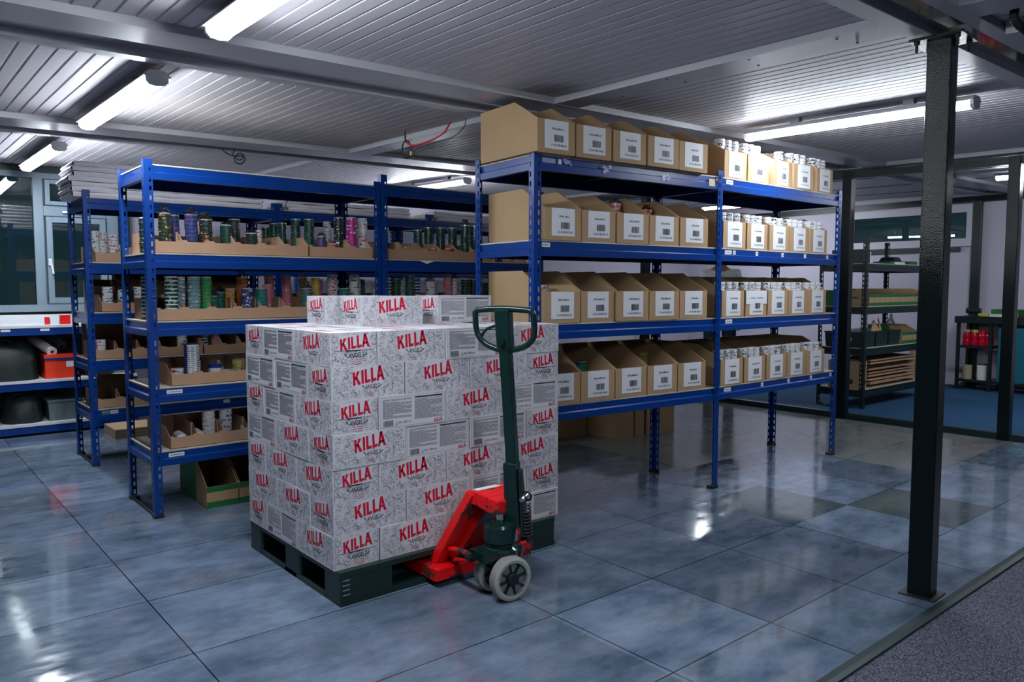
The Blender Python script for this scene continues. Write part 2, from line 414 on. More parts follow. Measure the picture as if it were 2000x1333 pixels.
def scribble(F, cx, cy, wd, rd):
    for k in range(3):
        y = cy + (k - 1) * wd * .2
        F.line([(cx + wd * (t - .5), y + wd * .05 * math.sin(t * 9 + k)) for t in [i / 6 for i in range(7)]], wd * .035, 'ink_red')
def doodles(F, W, H, n, rd, keep):
    for _ in range(n):
        x, y = rd.uniform(.004, W - .004), rd.uniform(.004, H - .004)
        a = rd.uniform(0, 6.28); k = rd.uniform(-140, 140); st = rd.uniform(.0022, .0035); pts = [(x, y)]
        for i in range(rd.randint(4, 8)):
            a += k * st; nx, ny = x + math.cos(a) * st, y + math.sin(a) * st
            if not (.002 < nx < W - .002 and .002 < ny < H - .002): break
            if keep[0] < nx < keep[1] and keep[2] < ny < keep[3]: break
            x, y = nx, ny; pts.append((x, y))
        if len(pts) > 1: F.line(pts, rd.choice((.0007, .0007, .0012)), rd.choice(('doodle', 'doodle', 'doodle', 'doodle_dark')))

# ------------------------------------------------------------------ the drinks carton (one mesh, shared by all copies)
CL, CW, CH = .345, .2125, .139
def carton_mesh():
    mb = MB(); rd = random.Random(3); g = .0020
    x, y = CL / 2 - g, CW / 2 - g
    mb.box(-x, x, -y, y, 0.0, CH - .0006, 'carton')
    W, H = 2 * x, CH
    # logo side (-y)
    F = Face(mb, (-x, -y, 0), (1, 0, 0), (0, 0, 1))
    doodles(F, W, H, 620, rd, (W * .30, W * .70, H * .30, H * .96))
    F.k = 1.3; killa(F, W * .49, H * .69, W * .42, H * .42); angels(F, W * .54, H * .35, W * .25); scribble(F, W * .52, H * .13, W * .09, rd)
    # text side (+y)
    F = Face(mb, (x, y, 0), (-1, 0, 0), (0, 0, 1))
    fr = [(.006, .006), (W - .006, .006), (W - .006, H - .006), (.006, H - .006), (.006, .006)]; F.line(fr, .001, 'doodle')
    for (a, b, lo, hi, rows) in ((.055, .475, .30, .90, 22), (.52, .95, .20, .84, 24)):
        for k in range(rows):
            yy = H * (lo + (hi - lo) * (k + .5) / rows); xx = W * a
            while xx < W * b:
                l = rd.uniform(.006, .022); F.rect(xx, min(xx + l, W * b), yy - .00095, yy + .00095, 'print_grey'); xx += l + rd.choice((.0012, .0018, .003))
                if rd.random() < .05: break
    F.rect(W * .52, W * .95, H * .87, H * .915, 'ink')
    F.barcode(W * .06, W * .20, H * .07, H * .25, 'ink', 20, 4)
    F.line([(W * .235, H * .10), (W * .265, H * .10), (W * .25, H * .20), (W * .235, H * .10)], .0012, 'ink')
    F.text('24 x 250 ml', W * .37, H * .16, .0135, 'ink', bold=.01)
    killa(F, W * .88, H * .11, W * .12, H * .11)
    # flap ends (+x, -x)
    for sg in (1, -1):
        F = Face(mb, (sg * x, -sg * y, 0), (0, sg, 0), (0, 0, 1)); We = 2 * y
        doodles(F, We, H, 380, rd, (We * .18, We * .84, H * .46, H * .92) if sg > 0 else (We * .2, We * .82, H * .48, H * .92))
        F.k = 1.3
        r = .012; x0, x1, yb = We * .03, We * .97, H * .47
        F.line([(x0, H - .004), (x0, yb + r), (x0 + r * .3, yb + r * .3), (x0 + r, yb), (x1 - r, yb), (x1 - r * .3, yb + r * .3), (x1, yb + r), (x1, H - .004)], .0014, 'doodle_dark')
        F.line([(x0, .003), (x0, yb - .003 - r), (x0 + r, yb - .003), (x1 - r, yb - .003), (x1, yb - .003 - r), (x1, .003)], .0009, 'doodle_dark')
        F.rect(We * .33, We * .64, yb - .0045, yb + .0005, 'ink')
        killa(F, We * .51, H * .70, We * .62, H * .37); angels(F, We * .54, H * .31, We * .44); scribble(F, We * .55, H * .12, We * .22, rd)
    # top: logo and flap seam
    F = Face(mb, (-x, -y, CH - .0006), (1, 0, 0), (0, 1, 0))
    F.line([(.002, y), (W - .002, y)], .001, 'doodle'); killa(F, W * .5, y * .55, W * .35, .035); killa(F, W * .5, y * 1.5, W * .35, .035); 
    return mb.data('shipping_carton')
CARTON = carton_mesh()
_nb = {}
def carton(cx, cy, z, deg, label, group='drinks cartons stacked on the pallet'):
    o = bpy.data.objects.new('shipping_carton', CARTON); C.objects.link(o)
    o.location = (cx, cy, z); o.rotation_euler = (0, 0, R(deg)); return tag(o, label, 'box', group)

# ------------------------------------------------------------------ room shell
def zc(x, y): return 2.30 + .0176 * (x - 3.4) + .0175 * (y - 1.3)
XL, XP, XR, YN, YB = -1.9, 7.35, 11.0, -2.6, 8.30
fl = MB(); fl.box(XL, XP - .03, 1.22, YB, -.08, 0, 'floor'); struct('floor', fl)
fb = MB(); fb.box(XP - .03, XR, 1.22, YB, -.08, 0.0, 'blue_carpet'); o = struct('floor', fb)
fc = MB(); fc.box(XL, XR, YN, 1.165, -.08, 0.004, 'carpet'); struct('floor', fc)
t = MB(); t.prism([(1.165, -.03), (1.22, -.03), (1.222, .002), (1.19, .010), (1.165, .012)], 'x', XL, XR, 'fascia'); struct('trim_1', t)

def slab(mb, x0, x1, y0, y1, dz0, dz1, m):     # box following the slightly falling roof
    b = [(x0, y0), (x1, y0), (x1, y1), (x0, y1)]
    mb.hexa([(a, c, zc(a, c) + dz0) for a, c in b], [(a, c, zc(a, c) + dz1) for a, c in b], m)
# ribbed steel ceiling panels: flat pans with narrow rolled grooves running along y, a joint every 0.93 m
def ribbed(y0, y1, x0, x1, dz=.035):
    mb = MB(); xs = [(x0, 0)]; k = 0; x = x0
    j = 0.24
    P = .0725
    n = int((x1 - x0) / P) + 1
    for i in range(n):
        g = x0 + .03 + i * P
        if g + .012 > x1: break
        if abs(((g - .24) % .93)) < .035 or abs(((g - .24) % .93) - .93) < .035:
            xs += [(g, 0), (g + .0015, .018), (g + .0050, .018), (g + .0065, 0)]
        else: xs += [(g, 0), (g + .004, .0045), (g + .009, .0045), (g + .013, 0)]
    xs.append((x1, 0))
    for (a, da), (b, db) in zip(xs, xs[1:]):
        mb.poly([(a, y0, zc(a, y0) + dz + da), (a, y1, zc(a, y1) + dz + da), (b, y1, zc(b, y1) + dz + db), (b, y0, zc(b, y0) + dz + db)], 'panel')
    slab(mb, x0, x1, y0, y1, dz + .03, dz + .06, 'panel')
    return mb
bays = [(YN, 1.115), (1.395, 3.20), (3.72, 5.60), (6.20, YB)]
cl = MB()
for a, b in bays: cl.add(ribbed(a, b, XL, XP))
for a, b in bays: slab(cl, XP, XR, a, b, .035, .06, 'rail')
struct('ceiling', cl)
tn = [2]
def trim(mb): struct('trim_%d' % tn[0], mb); tn[0] += 1
for (a, b, c, d) in ((1.115, 1.175, 1.315, 1.395), (3.20, 3.425, 3.64, 3.72), (5.60, 5.92, 6.13, 6.20)):
    mb = MB()
    for (p, q) in ((a, b), (c, d)):
        slab(mb, XL, XR, p, q, 0, .07, 'rail'); 
    slab(mb, XL, XR, b, c, .03, .045, 'recess')
    slab(mb, XL, XR, a, d, .07, .09, 'rail')
    trim(mb)
for a, b in bays:
    for x in (3.0, ):
        mb = MB(); slab(mb, x, x + .185, a, b, .001, .034, 'rail')
        F = None
        for k in range(int((b - a) / .42)):
            for dx in (.04, .15):
                if random.random() < .75:
                    yy = a + .2 + k * .42 + random.uniform(-.05, .05); mb.cyl((x + dx, yy, zc(x, yy) + .003), (x + dx, yy, zc(x, yy) - .0005), .006, 'ink', 8)
        trim(mb)
# module edge over the partition
mb = MB(); slab(mb, 7.12, 7.31, 1.22, YB, -.0, .034, 'rail'); trim(mb)
# ceiling of the store beyond: seams across
for x in (8.3, 9.25, 10.2):
    mb = MB(); slab(mb, x, x + .008, 1.3, YB, .030, .0355, 'ink'); trim(mb)
# a cross beam at the near right corner of the ceiling
mb = MB(); slab(mb, 3.42, 3.60, -.6, 1.10, -.02, .034, 'rail'); trim(mb)

def wall(name, x0, x1, y0, y1, m='wall', z1=2.62): struct(name, MB().box(x0, x1, y0, y1, -.02, z1, m))
# back wall with the window opening
mb = MB()
mb.box(XL - .1, -.62, YB, YB + .12, -.02, 2.62, 'wall'); mb.box(-.62, 1.92, YB, YB + .12, -.02, 1.07, 'fascia'); mb.box(-.62, 1.92, YB, YB + .12, 2.35, 2.62, 'fascia')
mb.box(2.0, XR + .1, YB, YB + .12, -.02, 2.62, 'wall'); struct('wall_back', mb)
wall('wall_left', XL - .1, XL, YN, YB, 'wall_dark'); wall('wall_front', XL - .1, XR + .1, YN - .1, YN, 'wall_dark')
mb = MB(); mb.box(XR, XR + .1, YN, YB, -.02, 1.83, 'wall'); mb.box(XR, XR + .1, YN, YB, 2.36, 2.62, 'wall'); mb.box(XR, XR + .1, YN, 3.80, 1.83, 2.36, 'wall'); mb.box(XR, XR + .1, 5.46, YB, 1.83, 2.36, 'wall')
struct('wall_right', mb)
struct('trim_20', MB().box(1.92, 2.0, YB - .06, YB + .12, 0, 2.42, 'fascia'))
mb = MB(); mb.box(-1.0, 1.92, YB - .03, YB, 2.34, 2.40, 'fascia'); struct('trim_21', mb)
mb = MB(); mb.box(-.62, 1.92, YB - .02, YB, .88, 1.06, 'fascia'); struct('trim_22', mb)
# window 1: fixed pane on the left, opening casement under a transom light on the right
wf = MB(); Y0, Y1 = YB - .035, YB + .04
wf.box(-.62, 1.90, Y0 - .03, Y1, 1.07, 1.135, 'frame'); wf.box(-.62, 1.90, Y0, Y1, 2.30, 2.35, 'frame')
wf.box(1.19, 1.27, Y0, Y1, 1.135, 2.30, 'frame'); wf.box(1.80, 1.90, Y0, Y1, 1.135, 2.30, 'frame'); wf.box(-.62, -.55, Y0, Y1, 1.135, 2.30, 'frame')
wf.box(1.27, 1.80, Y0, Y1, 1.96, 2.05, 'frame')
win = wf.build('window_1', None, org=(.6, YB, 1.07), bevel=.004); win['kind'] = 'structure'
def wpart(name, f, **k):
    q = MB(); f(q); o = q.build(name, win, org=(.6, YB, 1.07), **k); return o
wpart('casement_sash', lambda q: [q.box(a, b, Y0 - .02, Y1 - .03, c, d, 'frame') for a, b, c, d in ((1.285, 1.335, 1.15, 1.95), (1.735, 1.785, 1.15, 1.95), (1.335, 1.735, 1.15, 1.20), (1.335, 1.735, 1.90, 1.95))], bevel=.003)
wpart('transom_sash', lambda q: [q.box(a, b, Y0 - .02, Y1 - .03, c, d, 'frame') for a, b, c, d in ((1.285, 1.325, 2.06, 2.29), (1.745, 1.785, 2.06, 2.29), (1.325, 1.745, 2.06, 2.095), (1.325, 1.745, 2.255, 2.29))], bevel=.003)
wpart('handle', lambda q: (q.box(1.292, 1.318, Y0 - .035, Y0 - .02, 1.50, 1.56, 'white'), q.bar((1.305, Y0 - .045, 1.55), (1.325, Y0 - .045, 1.42), .016, .014, 'white', up=(0, 1, 0))), bevel=.003)
wpart('transom_stay', lambda q: (q.box(1.42, 1.60, Y0 - .03, Y0 - .005, 1.99, 2.01, 'white'), q.bar((1.45, Y0 - .03, 2.07), (1.56, Y0 - .03, 2.10), .012, .012, 'white')))
wpart('glass_pane', lambda q: [q.box(a, b, YB, YB + .006, c, d, 'pane') for a, b, c, d in ((-.55, 1.19, 1.135, 2.30), (1.335, 1.735, 1.20, 1.90), (1.325, 1.745, 2.095, 2.255))])
# window 2 in the far right wall
wf = MB()
for (a, b, c, d) in ((3.80, 5.46, 1.83, 1.93), (3.80, 5.46, 2.27, 2.36), (5.37, 5.46, 1.93, 2.27), (3.80, 3.88, 1.93, 2.27)): wf.box(XR - .04, XR + .03, a, b, c, d, 'frame_white')
w2 = wf.build('window_2', None, org=(XR, 4.6, 1.83), bevel=.004); w2['kind'] = 'structure'
q = MB(); q.box(XR + .0, XR + .006, 3.88, 5.37, 1.93, 2.27, 'pane'); q.build('glass_pane', w2, org=(XR, 4.6, 1.83))
struct('trim_23', MB().box(XR - .02, XR, 1.3, YB, 2.385, 2.47, 'black_steel'))
struct('trim_24', MB().box(XR - .03, XR, 3.95, 5.6, 1.76, 1.82, 'black_steel'))
struct('trim_25', MB().box(XR - .05, XR, 3.70, 3.81, 0, 2.42, 'black_steel'), bevel=.006)

# ------------------------------------------------------------------ ceiling lights
def ceiling_light(x, yc, L_, label, far=False):
    z = zc(x, yc); t = thing('ceiling_light', label, 'light', (x, yc, z), 0, 'batten lights on the ceiling')
    t.rotation_euler = (math.atan(.0175), 0, 0)
    h = L_ / 2; dz = -.0
    q = MB(); q.prism([(-.060, -.031), (.060, -.031), (.060, -.027), (.036, -.002), (-.036, -.002), (-.060, -.027)], 'y', -h, h, 'white'); q.build('housing', t)
    q = MB()
    pr = [(-.047, -.030), (-.044, -.050), (-.030, -.064), (0, -.068), (.030, -.064), (.044, -.050), (.047, -.030)]
    q.prism(pr, 'y', -h + .02, h - .02, 'lamp'); q.build('diffuser', t)
    for sg in (-1, 1):
        q = MB(); q.prism([(-.05, -.028), (-.048, -.052), (-.032, -.068), (0, -.072), (.032, -.068), (.048, -.052), (.05, -.028)], 'y', sg * h - (.02 if sg > 0 else 0), sg * h + (.02 if sg < 0 else 0), 'white'); q.build('end_cap', t)
    for yy in (-h * .5, h * .5):
        q = MB(); q.box(-.022, .022, yy - .03, yy + .03, -.004, .034, 'rail'); q.build('mounting_bracket', t)
    return t
ceiling_light(1.04, 2.22, 1.46, 'batten light nearest the camera, above the left aisle')
ceiling_light(1.07, 4.58, 1.50, 'batten light above the left aisle, second from the front')
ceiling_light(1.10, 7.14, 1.50, 'short-looking batten light near the dark window')
ceiling_light(4.60, 2.30, 1.40, 'batten light behind the black steel column')
ceiling_light(4.70, 7.00, 1.40, 'batten light above the rear racks, behind the blue rack top')
ceiling_light(1.05, -.60, 1.46, 'batten light behind the camera on the left')
ceiling_light(8.60, 2.10, 1.40, 'batten light in the blue-floored store, at the right edge')
ceiling_light(9.60, 6.30, 1.40, 'batten light at the back of the blue-floored store')

# ------------------------------------------------------------------ steel column and partition frame
c = thing('steel_column', 'glossy black square steel column standing at the edge of the grey carpet', 'column', (3.365, 1.305, 0), R(3), world=False)
q = MB(); q.box(-.043, .043, -.046, .046, .004, 2.285, 'black_paint'); q.build('shaft', c, bevel=.006)
q = MB(); q.box(-.09, .09, -.10, .10, 2.285, 2.297, 'black_paint'); q.build('top_plate', c, bevel=.002)
q = MB(); q.box(-.07, .07, -.07, .07, 0, .006, 'rubber'); q.build('base_plate', c)
for sx in (-1, 1):
    for sy in (-1, 1):
        q = MB(); q.cyl((sx * .068, sy * .075, 2.285), (sx * .068, sy * .075, 2.245), .006, 'black_steel', 8); q.cyl((sx * .068, sy * .075, 2.285), (sx * .068, sy * .075, 2.275), .011, 'black_steel', 6); q.build('bolt', c)
p = thing('partition_frame', 'black steel partition frame at the edge of the blue-floored store', 'partition', (XP, 3.6, 0), world=True)
for y in (2.24, 3.66, 6.2):
    q = MB(); q.box(XP - .045, XP + .045, y - .045, y + .045, 0, zc(XP, y) - .002, 'black_paint'); q.build('post', p, bevel=.005)
for (a, b) in ((1.25, 2.195), (2.285, 3.615), (3.705, 6.155), (6.245, YB - .01)):
    q = MB(); q.box(XP - .03, XP + .03, a, b, 0, .055, 'black_steel'); q.build('bottom_rail', p)
    q = MB(); q.hexa([(XP - .03, a, zc(XP, a) - .065), (XP + .03, a, zc(XP, a) - .065), (XP + .03, b, zc(XP, b) - .065), (XP - .03, b, zc(XP, b) - .065)],
                     [(XP - .03, a, zc(XP, a) - .001), (XP + .03, a, zc(XP, a) - .001), (XP + .03, b, zc(XP, b) - .001), (XP - .03, b, zc(XP, b) - .001)], 'black_steel'); q.build('top_rail', p)

# ------------------------------------------------------------------ racks
POSTS = {}
def post_mesh(h, m, wd=.045):
    k = (round(h, 3), m, wd)
    if k in POSTS: return POSTS[k]
    mb = MB(); P = .05; n = int(h / P)
    def fl_(fn):
        z = 0
        for i in range(n + 1):
            z0, z1 = i * P, min((i + 1) * P, h)
            if z1 - z0 < .04:
                if z1 - z0 > .001: mb.poly([fn(0, z0), fn(wd, z0), fn(wd, z1), fn(0, z1)], m)
                continue
            a, b, c_, d = wd * .56, wd * .80, z0 + .011, z0 + .038
            mb.poly([fn(0, z0), fn(wd, z0), fn(b, c_), fn(a, c_)], m); mb.poly([fn(wd, z0), fn(wd, z1), fn(b, d), fn(b, c_)], m)
            mb.poly([fn(wd, z1), fn(0, z1), fn(a, d), fn(b, d)], m); mb.poly([fn(0, z1), fn(0, z0), fn(a, c_), fn(a, d)], m)
    fl_(lambda u, z: (u, 0, z)); fl_(lambda u, z: (0, wd - u, z) if False else (0, u, z))
    POSTS[k] = mb.data('post'); return POSTS[k]
def add_post(r, x, y, rot, h, m, z=0.012):
    o = bpy.data.objects.new('post', post_mesh(h, m)); C.objects.link(o); o.parent = r; o.location = (x, y, z); o.rotation_euler = (0, 0, R(rot))
    s_ = o.modifiers.new('solid', 'SOLIDIFY'); s_.thickness = .0022; s_.offset = 0
    q = MB(); q.box(-.004, .048, -.004, .048, -z, .004, 'rubber'); q.build('foot', o)
BP = [(.014, 0), (.014, -.034), (.002, -.040), (.002, -.076), (.030, -.076), (.030, 0)]   # (inward, z)
def rack(name, label, cat, loc, rz, L_, D, levels, h, m='blue', left=True, right=True, group=None, deck='chip', under='navy', bh=1.0, low_strip=False):
    r = thing(name, label, cat, loc, rz, group)
    if left: add_post(r, 0, 0, 0, h, m); add_post(r, 0, D, 270, h, m)
    if right: add_post(r, L_, 0, 90, h, m); add_post(r, L_, D, 180, h, m)
    x0 = .006 if left else .004
    for z in levels:
        q = MB(); q.prism([(y, z + dz * bh) for y, dz in BP], 'x', x0, L_ - .006, m); q.build('front_beam', r)
        q = MB(); q.prism([(D - y, z + dz * bh) for y, dz in BP][::-1], 'x', x0, L_ - .006, m); q.build('rear_beam', r)
        if left: q = MB(); q.prism([(y, z + dz * bh) for y, dz in BP], 'y', .03, D - .03, m); q.build('side_beam', r)
        if right: q = MB(); q.prism([(L_ - y, z + dz * bh) for y, dz in BP], 'y', .03, D - .03, m); q.build('side_beam', r)
        q = MB(); q.box(x0 + .006, L_ - .012, .012, D - .012, z + .0005, z + .008, deck, bottom=under); q.build('shelf_board', r)  # board underside coloured dark, standing in for the shade beneath the shelf
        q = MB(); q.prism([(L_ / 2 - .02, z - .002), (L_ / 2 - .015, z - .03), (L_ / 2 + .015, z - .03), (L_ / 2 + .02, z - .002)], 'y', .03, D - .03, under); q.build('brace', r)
    if low_strip and left:
        q = MB(); q.box(.006, .022, .04, D - .04, .002, .014, 'rubber'); q.build('dark_strip', r)  # thin dark strip along the floor between the left posts
    return r
def sticker(r, x, z, w_, h_, m='paper', txt=True, y=.0005, seed=1):
    q = MB(); q.box(x, x + w_, y - .0012, y, z, z + h_, m)
    if txt:
        F = Face(q, (x, y - .0012, z), (1, 0, 0), (0, 0, 1)); rd = random.Random(seed); xx = w_ * .12
        while xx < w_ * .85:
            l = rd.uniform(.003, .008); F.rect(xx, min(xx + l, w_ * .88), h_ * .40, h_ * .62, 'print_grey'); xx += l + .0015
    q.build('sticker', r)
LV = [1.985, 1.54, 1.095, .650]
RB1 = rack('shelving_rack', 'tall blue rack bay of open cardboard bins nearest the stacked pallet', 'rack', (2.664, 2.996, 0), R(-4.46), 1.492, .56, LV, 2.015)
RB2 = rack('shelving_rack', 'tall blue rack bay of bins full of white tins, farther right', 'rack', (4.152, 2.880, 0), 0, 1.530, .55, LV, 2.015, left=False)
rd = random.Random(11)
for (x, w_) in ((.06, .09), (.17, .022), (1.46 - .02, .04)): sticker(RB1, x, 1.951, w_, .026, 'paper' if w_ < .08 else 'tape', txt=False, y=.0135)
def torn(r, x, z, y=.001):
    q = MB()
    for k in range(9):
        a, b = x + rd.uniform(-.03, .03), z + rd.uniform(-.016, .016); s_ = rd.uniform(.006, .014)
        q.poly([(a - s_, y - .0008 - k * .00005, b - s_ * .6), (a + s_, y - .0008 - k * .00005, b - s_ * .8), (a + s_ * .8, y - .0008 - k * .00005, b + s_ * .7), (a - s_ * .6, y - .0008 - k * .00005, b + s_)], 'tape')
    q.build('torn_tape', r)
torn(RB1, .24, 1.965, .012); torn(RB1, .50, 1.948, .0); torn(RB1, .98, 1.948, .0)
sticker(RB1, 1.36, 1.925, .055, .045, 'beige', txt=False)
sticker(RB1, .06, 1.510, .055, .024, seed=5, y=.012)
for lv, xs in ((1.54, (.05, .14, .40, .72, 1.02, 1.34)), (1.095, (.07,)), (.65, (.07, .50, .84, 1.15, 1.44)), (1.985, (.05,))):
    for i, x in enumerate(xs): sticker(RB2, x, lv - .032, .075 if i == 0 else .03, .026, seed=int(x * 100), y=.012)

# ------------------------------------------------------------------ picking bins
def bin_body(w_, D, fh, rh, sl, m='card', t=.004, green=False, half=0):
    q = MB(); side = [(0, 0), (D, 0), (D, rh), (sl, rh), (0, fh)]
    q.box(0, w_, 0, D, 0, t, m)
    q.prism(side, 'x', 0, t, m); q.prism(side, 'x', w_ - t, w_, m)
    q.box(t, w_ - t, 0, t, t, fh, m); q.box(t, w_ - t, D - t, D, t, rh, m)
    if green:
        q.box(0, w_, -.0012, 0, 0, fh * .28, 'card_green'); q.box(0, w_, -.0012, 0, fh * .75, fh, 'card_green')
        q.prism([(D * .38, 0), (D, 0), (D, rh), (D * .38, rh)], 'x', -.0012, 0, 'card_green')
    return q
BODY = {}
def bin_data(key, *a, **k):
    if key not in BODY: BODY[key] = bin_body(*a, **k).data('body')
    return BODY[key]
def mkbin(loc, rz, key, args, label, group, lab=None, name='picking_bin', kw={}):
    t = thing(name, label, 'bin', loc, rz, group)
    o = bpy.data.objects.new('body', bin_data(key, *args, **kw)); C.objects.link(o); o.parent = t
    if lab:
        w_, fh = args[0], args[2]; code1, code2, x0, lw, lh, seed, wide = lab
        q = MB(); cx = x0 + lw / 2; zt = fh - .002
        q.box(x0, x0 + lw, -.0014, -.0004, zt - lh, zt, 'paper')
        if wide: q.box(x0 - .045, x0 + lw + .045, -.0022, -.0014, zt - lh * .55, zt, 'paper')
        F = Face(q, (0, -.0022 if wide else -.0014, 0), (1, 0, 0), (0, 0, 1))
        if wide:
            F.text(code1, cx - .042, zt - lh * .30, .0105, 'ink', bold=.02); F.text(code1, cx + .042, zt - lh * .30, .0105, 'ink', bold=.02)
        else: F.text(code1, cx + .006, zt - lh * .30, .0135, 'ink', bold=.03)
        F.barcode(cx - .016, cx + .044, zt - lh * .74, zt - lh * .50, 'ink', 24, seed)
        F.text(code2, cx + .012, zt - lh * .86, .0155, 'ink', bold=.02)
        q.build('printed_label', t, label='white printed label with barcode')
    return t
SH = ['top', 'second', 'third', 'lowest']; OR = ['first', 'second', 'third', 'fourth', 'fifth']
COD = ['ZVOL-M5G-6', 'ZVOL-M5G-12', 'ZVOL-M5G-18', 'ZVOL-M5G-24', 'ZVOL-S2-R']
def fr(o, x, y):      # local to world on a rack
    a = o.rotation_euler[2]; return (o.location[0] + x * math.cos(a) - y * math.sin(a), o.location[1] + x * math.sin(a) + y * math.cos(a))
bins2 = []
for s_, z in enumerate(LV):
    for k in range(5):
        if s_ == 0: x = -.005 + k * .266
        else: x = .075 + k * .262
        j = random.uniform(-.006, .006)
        X, Y = fr(RB1, x + .0, .010 + j if s_ else -.03 + j)
        mkbin((X, Y, z + .0085), R(-4.46 + random.uniform(-.6, .6)), 'a', (.250, .53, .172, .285, .20),
              'open cardboard bin, %s from the left on the %s shelf, left bay of bin rack' % (OR[k], SH[s_]), 'open bins of the left bay',
              (COD[k] if s_ != 1 else COD[k].replace('M5G', '1RF'), 'U1-A1-B2-S%d-L%s' % (4 - s_, 'ABCDE'[k]), .047, .158, .147, s_ * 7 + k, False))
for s_, z in enumerate(LV):
    for k in range(5):
        x = .03 + k * .268 if s_ else [.03, .290, .60, .86, 1.175][k]
        X, Y = fr(RB2, x, .012); rz = R([0, 0, 3, -2, 2][k] if s_ == 0 else random.uniform(-.8, .8))
        b = mkbin((X, Y, z + .0085), rz, 'b', (.235 if False else .245, .48, .172, .265, .18),
              'open bin of white tins, %s from the left on the %s shelf, right bay' % (OR[k], SH[s_]), 'open bins of the right bay',
              ('ST-CHO4-N0%d' % (k + 1), 'U1-A1-B1-S%d-L%s' % (4 - s_, 'ABCDE'[k]), .045, .158, .162, 40 + s_ * 7 + k, s_ == 2 and k == 1))
        bins2.append((b, s_, k))

# ------------------------------------------------------------------ tins
TIN = {}
SCH = {'dk': ('tin_dk', 'tin_dg'), 'dg': ('tin_dg', 'tin_tl'), 'by': ('tin_by', 'tin_gd'), 'dm': ('tin_nv', 'tin_mg'), 'do': ('tin_dk', 'tin_og'), 'wr': ('tin_w', 'tin_rd'),
       'wb': ('tin_w', 'ink'), 'wt': ('tin_w', 'tin_tl'), 'bw': ('tin_dk', 'tin_w'), 'mg': ('tin_mg', 'tin_w'), 'tl': ('tin_tl', 'tin_dg'), 'lm': ('tin_lm', 'tin_gn'),
       'gr': ('tin_grey', 'tin_rd'), 'rd': ('tin_rd', 'tin_og'), 'og': ('tin_og', 'tin_rd'), 'gw': ('tin_dg', 'tin_gw'), 'gt': ('tin_gt', 'tin_w'), 'gn': ('tin_gn', 'tin_rd'),
       'gd': ('tin_gd', 'tin_og'), 'nv': ('tin_nv', 'tin_w'), 'pk': ('tin_pk', 'tin_w'), 'tm': ('tin_tl', 'tin_mg'), 'wp': ('tin_w', 'tin_pk'), 'yl': ('tin_yl', 'tin_tl'), 'wn': ('tin_w', 'tin_nv'),
       'cho': ('tin_w', 'ink')}
NM = {'dk': 'black', 'dg': 'dark green', 'by': 'black and yellow', 'dm': 'black and magenta', 'do': 'black and orange', 'wr': 'white and red', 'wb': 'white and black', 'wt': 'white and teal',
      'bw': 'black and white', 'mg': 'magenta', 'tl': 'teal', 'lm': 'lime green', 'gr': 'grey and red', 'rd': 'red', 'og': 'orange', 'gw': 'green and white', 'gt': 'grey-blue', 'gn': 'bright green',
      'gd': 'gold', 'nv': 'navy blue', 'pk': 'pink', 'tm': 'teal and magenta', 'wp': 'white and pink', 'yl': 'yellow', 'wn': 'white and blue', 'cho': 'white'}
def tin_mesh(r, n, sch, seed, h=.0225):
    k = (round(r, 3), n, sch, seed)
    if k in TIN: return TIN[k]
    a, b = SCH[sch]; q = MB(); rd = random.Random(seed * 31 + n); N = 24
    white = sch in ('cho', 'wb', 'wr', 'wn', 'wp', 'wt')
    for i in range(n):
        z = i * h; jx, jy = rd.uniform(-.0015, .0015), rd.uniform(-.0015, .0015); rot = rd.uniform(0, 6)
        rings = [(r * .96, z + .0008), (r, z + .002), (r, z + .008), (r, z + .0145), (r, z + .0150), (r * .985, z + .0155), (r * .985, z + h - .002), (r * .93, z + h - .0004)]
        vs = [[(jx + rr * math.cos(rot + 2 * math.pi * t / N), jy + rr * math.sin(rot + 2 * math.pi * t / N), zz) for t in range(N)] for rr, zz in rings]
        for j in range(len(rings) - 1):
            for t in range(N):
                mm = a
                if j in (1, 2) and rd.random() < (.38 if white else .30) and (t // 6) % 2 == 0: mm = b
                if j == 4 or j == 0: mm = 'tin_rim'
                if j in (5, 6): mm = 'tin_w' if (white or sch == 'gw') else (a if i < n - 1 else 'tin_rim')
                q.poly([vs[j][t], vs[j][(t + 1) % N], vs[j + 1][(t + 1) % N], vs[j + 1][t]], mm, False)
        if i == n - 1: q.poly(vs[-1], 'tin_w' if white else a)
    TIN[k] = q.data('tin_stack'); return TIN[k]
def tins(x, y, z, n, r, sch, label, group, wrap=0):
    o = bpy.data.objects.new('tin_stack', tin_mesh(r, n, sch, int(x * 10) % 4)); C.objects.link(o); o.location = (x, y, z); o.rotation_euler = (0, 0, random.uniform(0, 6))
    tag(o, label, 'tins', group)
    if wrap:
        h = n * .0225; q = MB(); rd = random.Random(int(x * 100))
        N = 14; rings = []
        for rr, zz in ((r + .0025, h), (r * .9, h + wrap * .35), (r * .45, h + wrap * .6), (r * .7, h + wrap), (r * .2, h + wrap * .9)):
            rings.append([(rr * (1 + rd.uniform(-.25, .25)) * math.cos(6.283 * t / N), rr * (1 + rd.uniform(-.25, .25)) * math.sin(6.283 * t / N), zz + rd.uniform(-.005, .005)) for t in range(N)])
        for A, B in zip(rings, rings[1:]):
            for t in range(N): q.poly([A[t], A[(t + 1) % N], B[(t + 1) % N], B[t]], 'film')
        q.build('clear_wrap', o)
    return o
PS = ['left front', 'middle front', 'right front', 'left rear', 'middle rear', 'right rear']
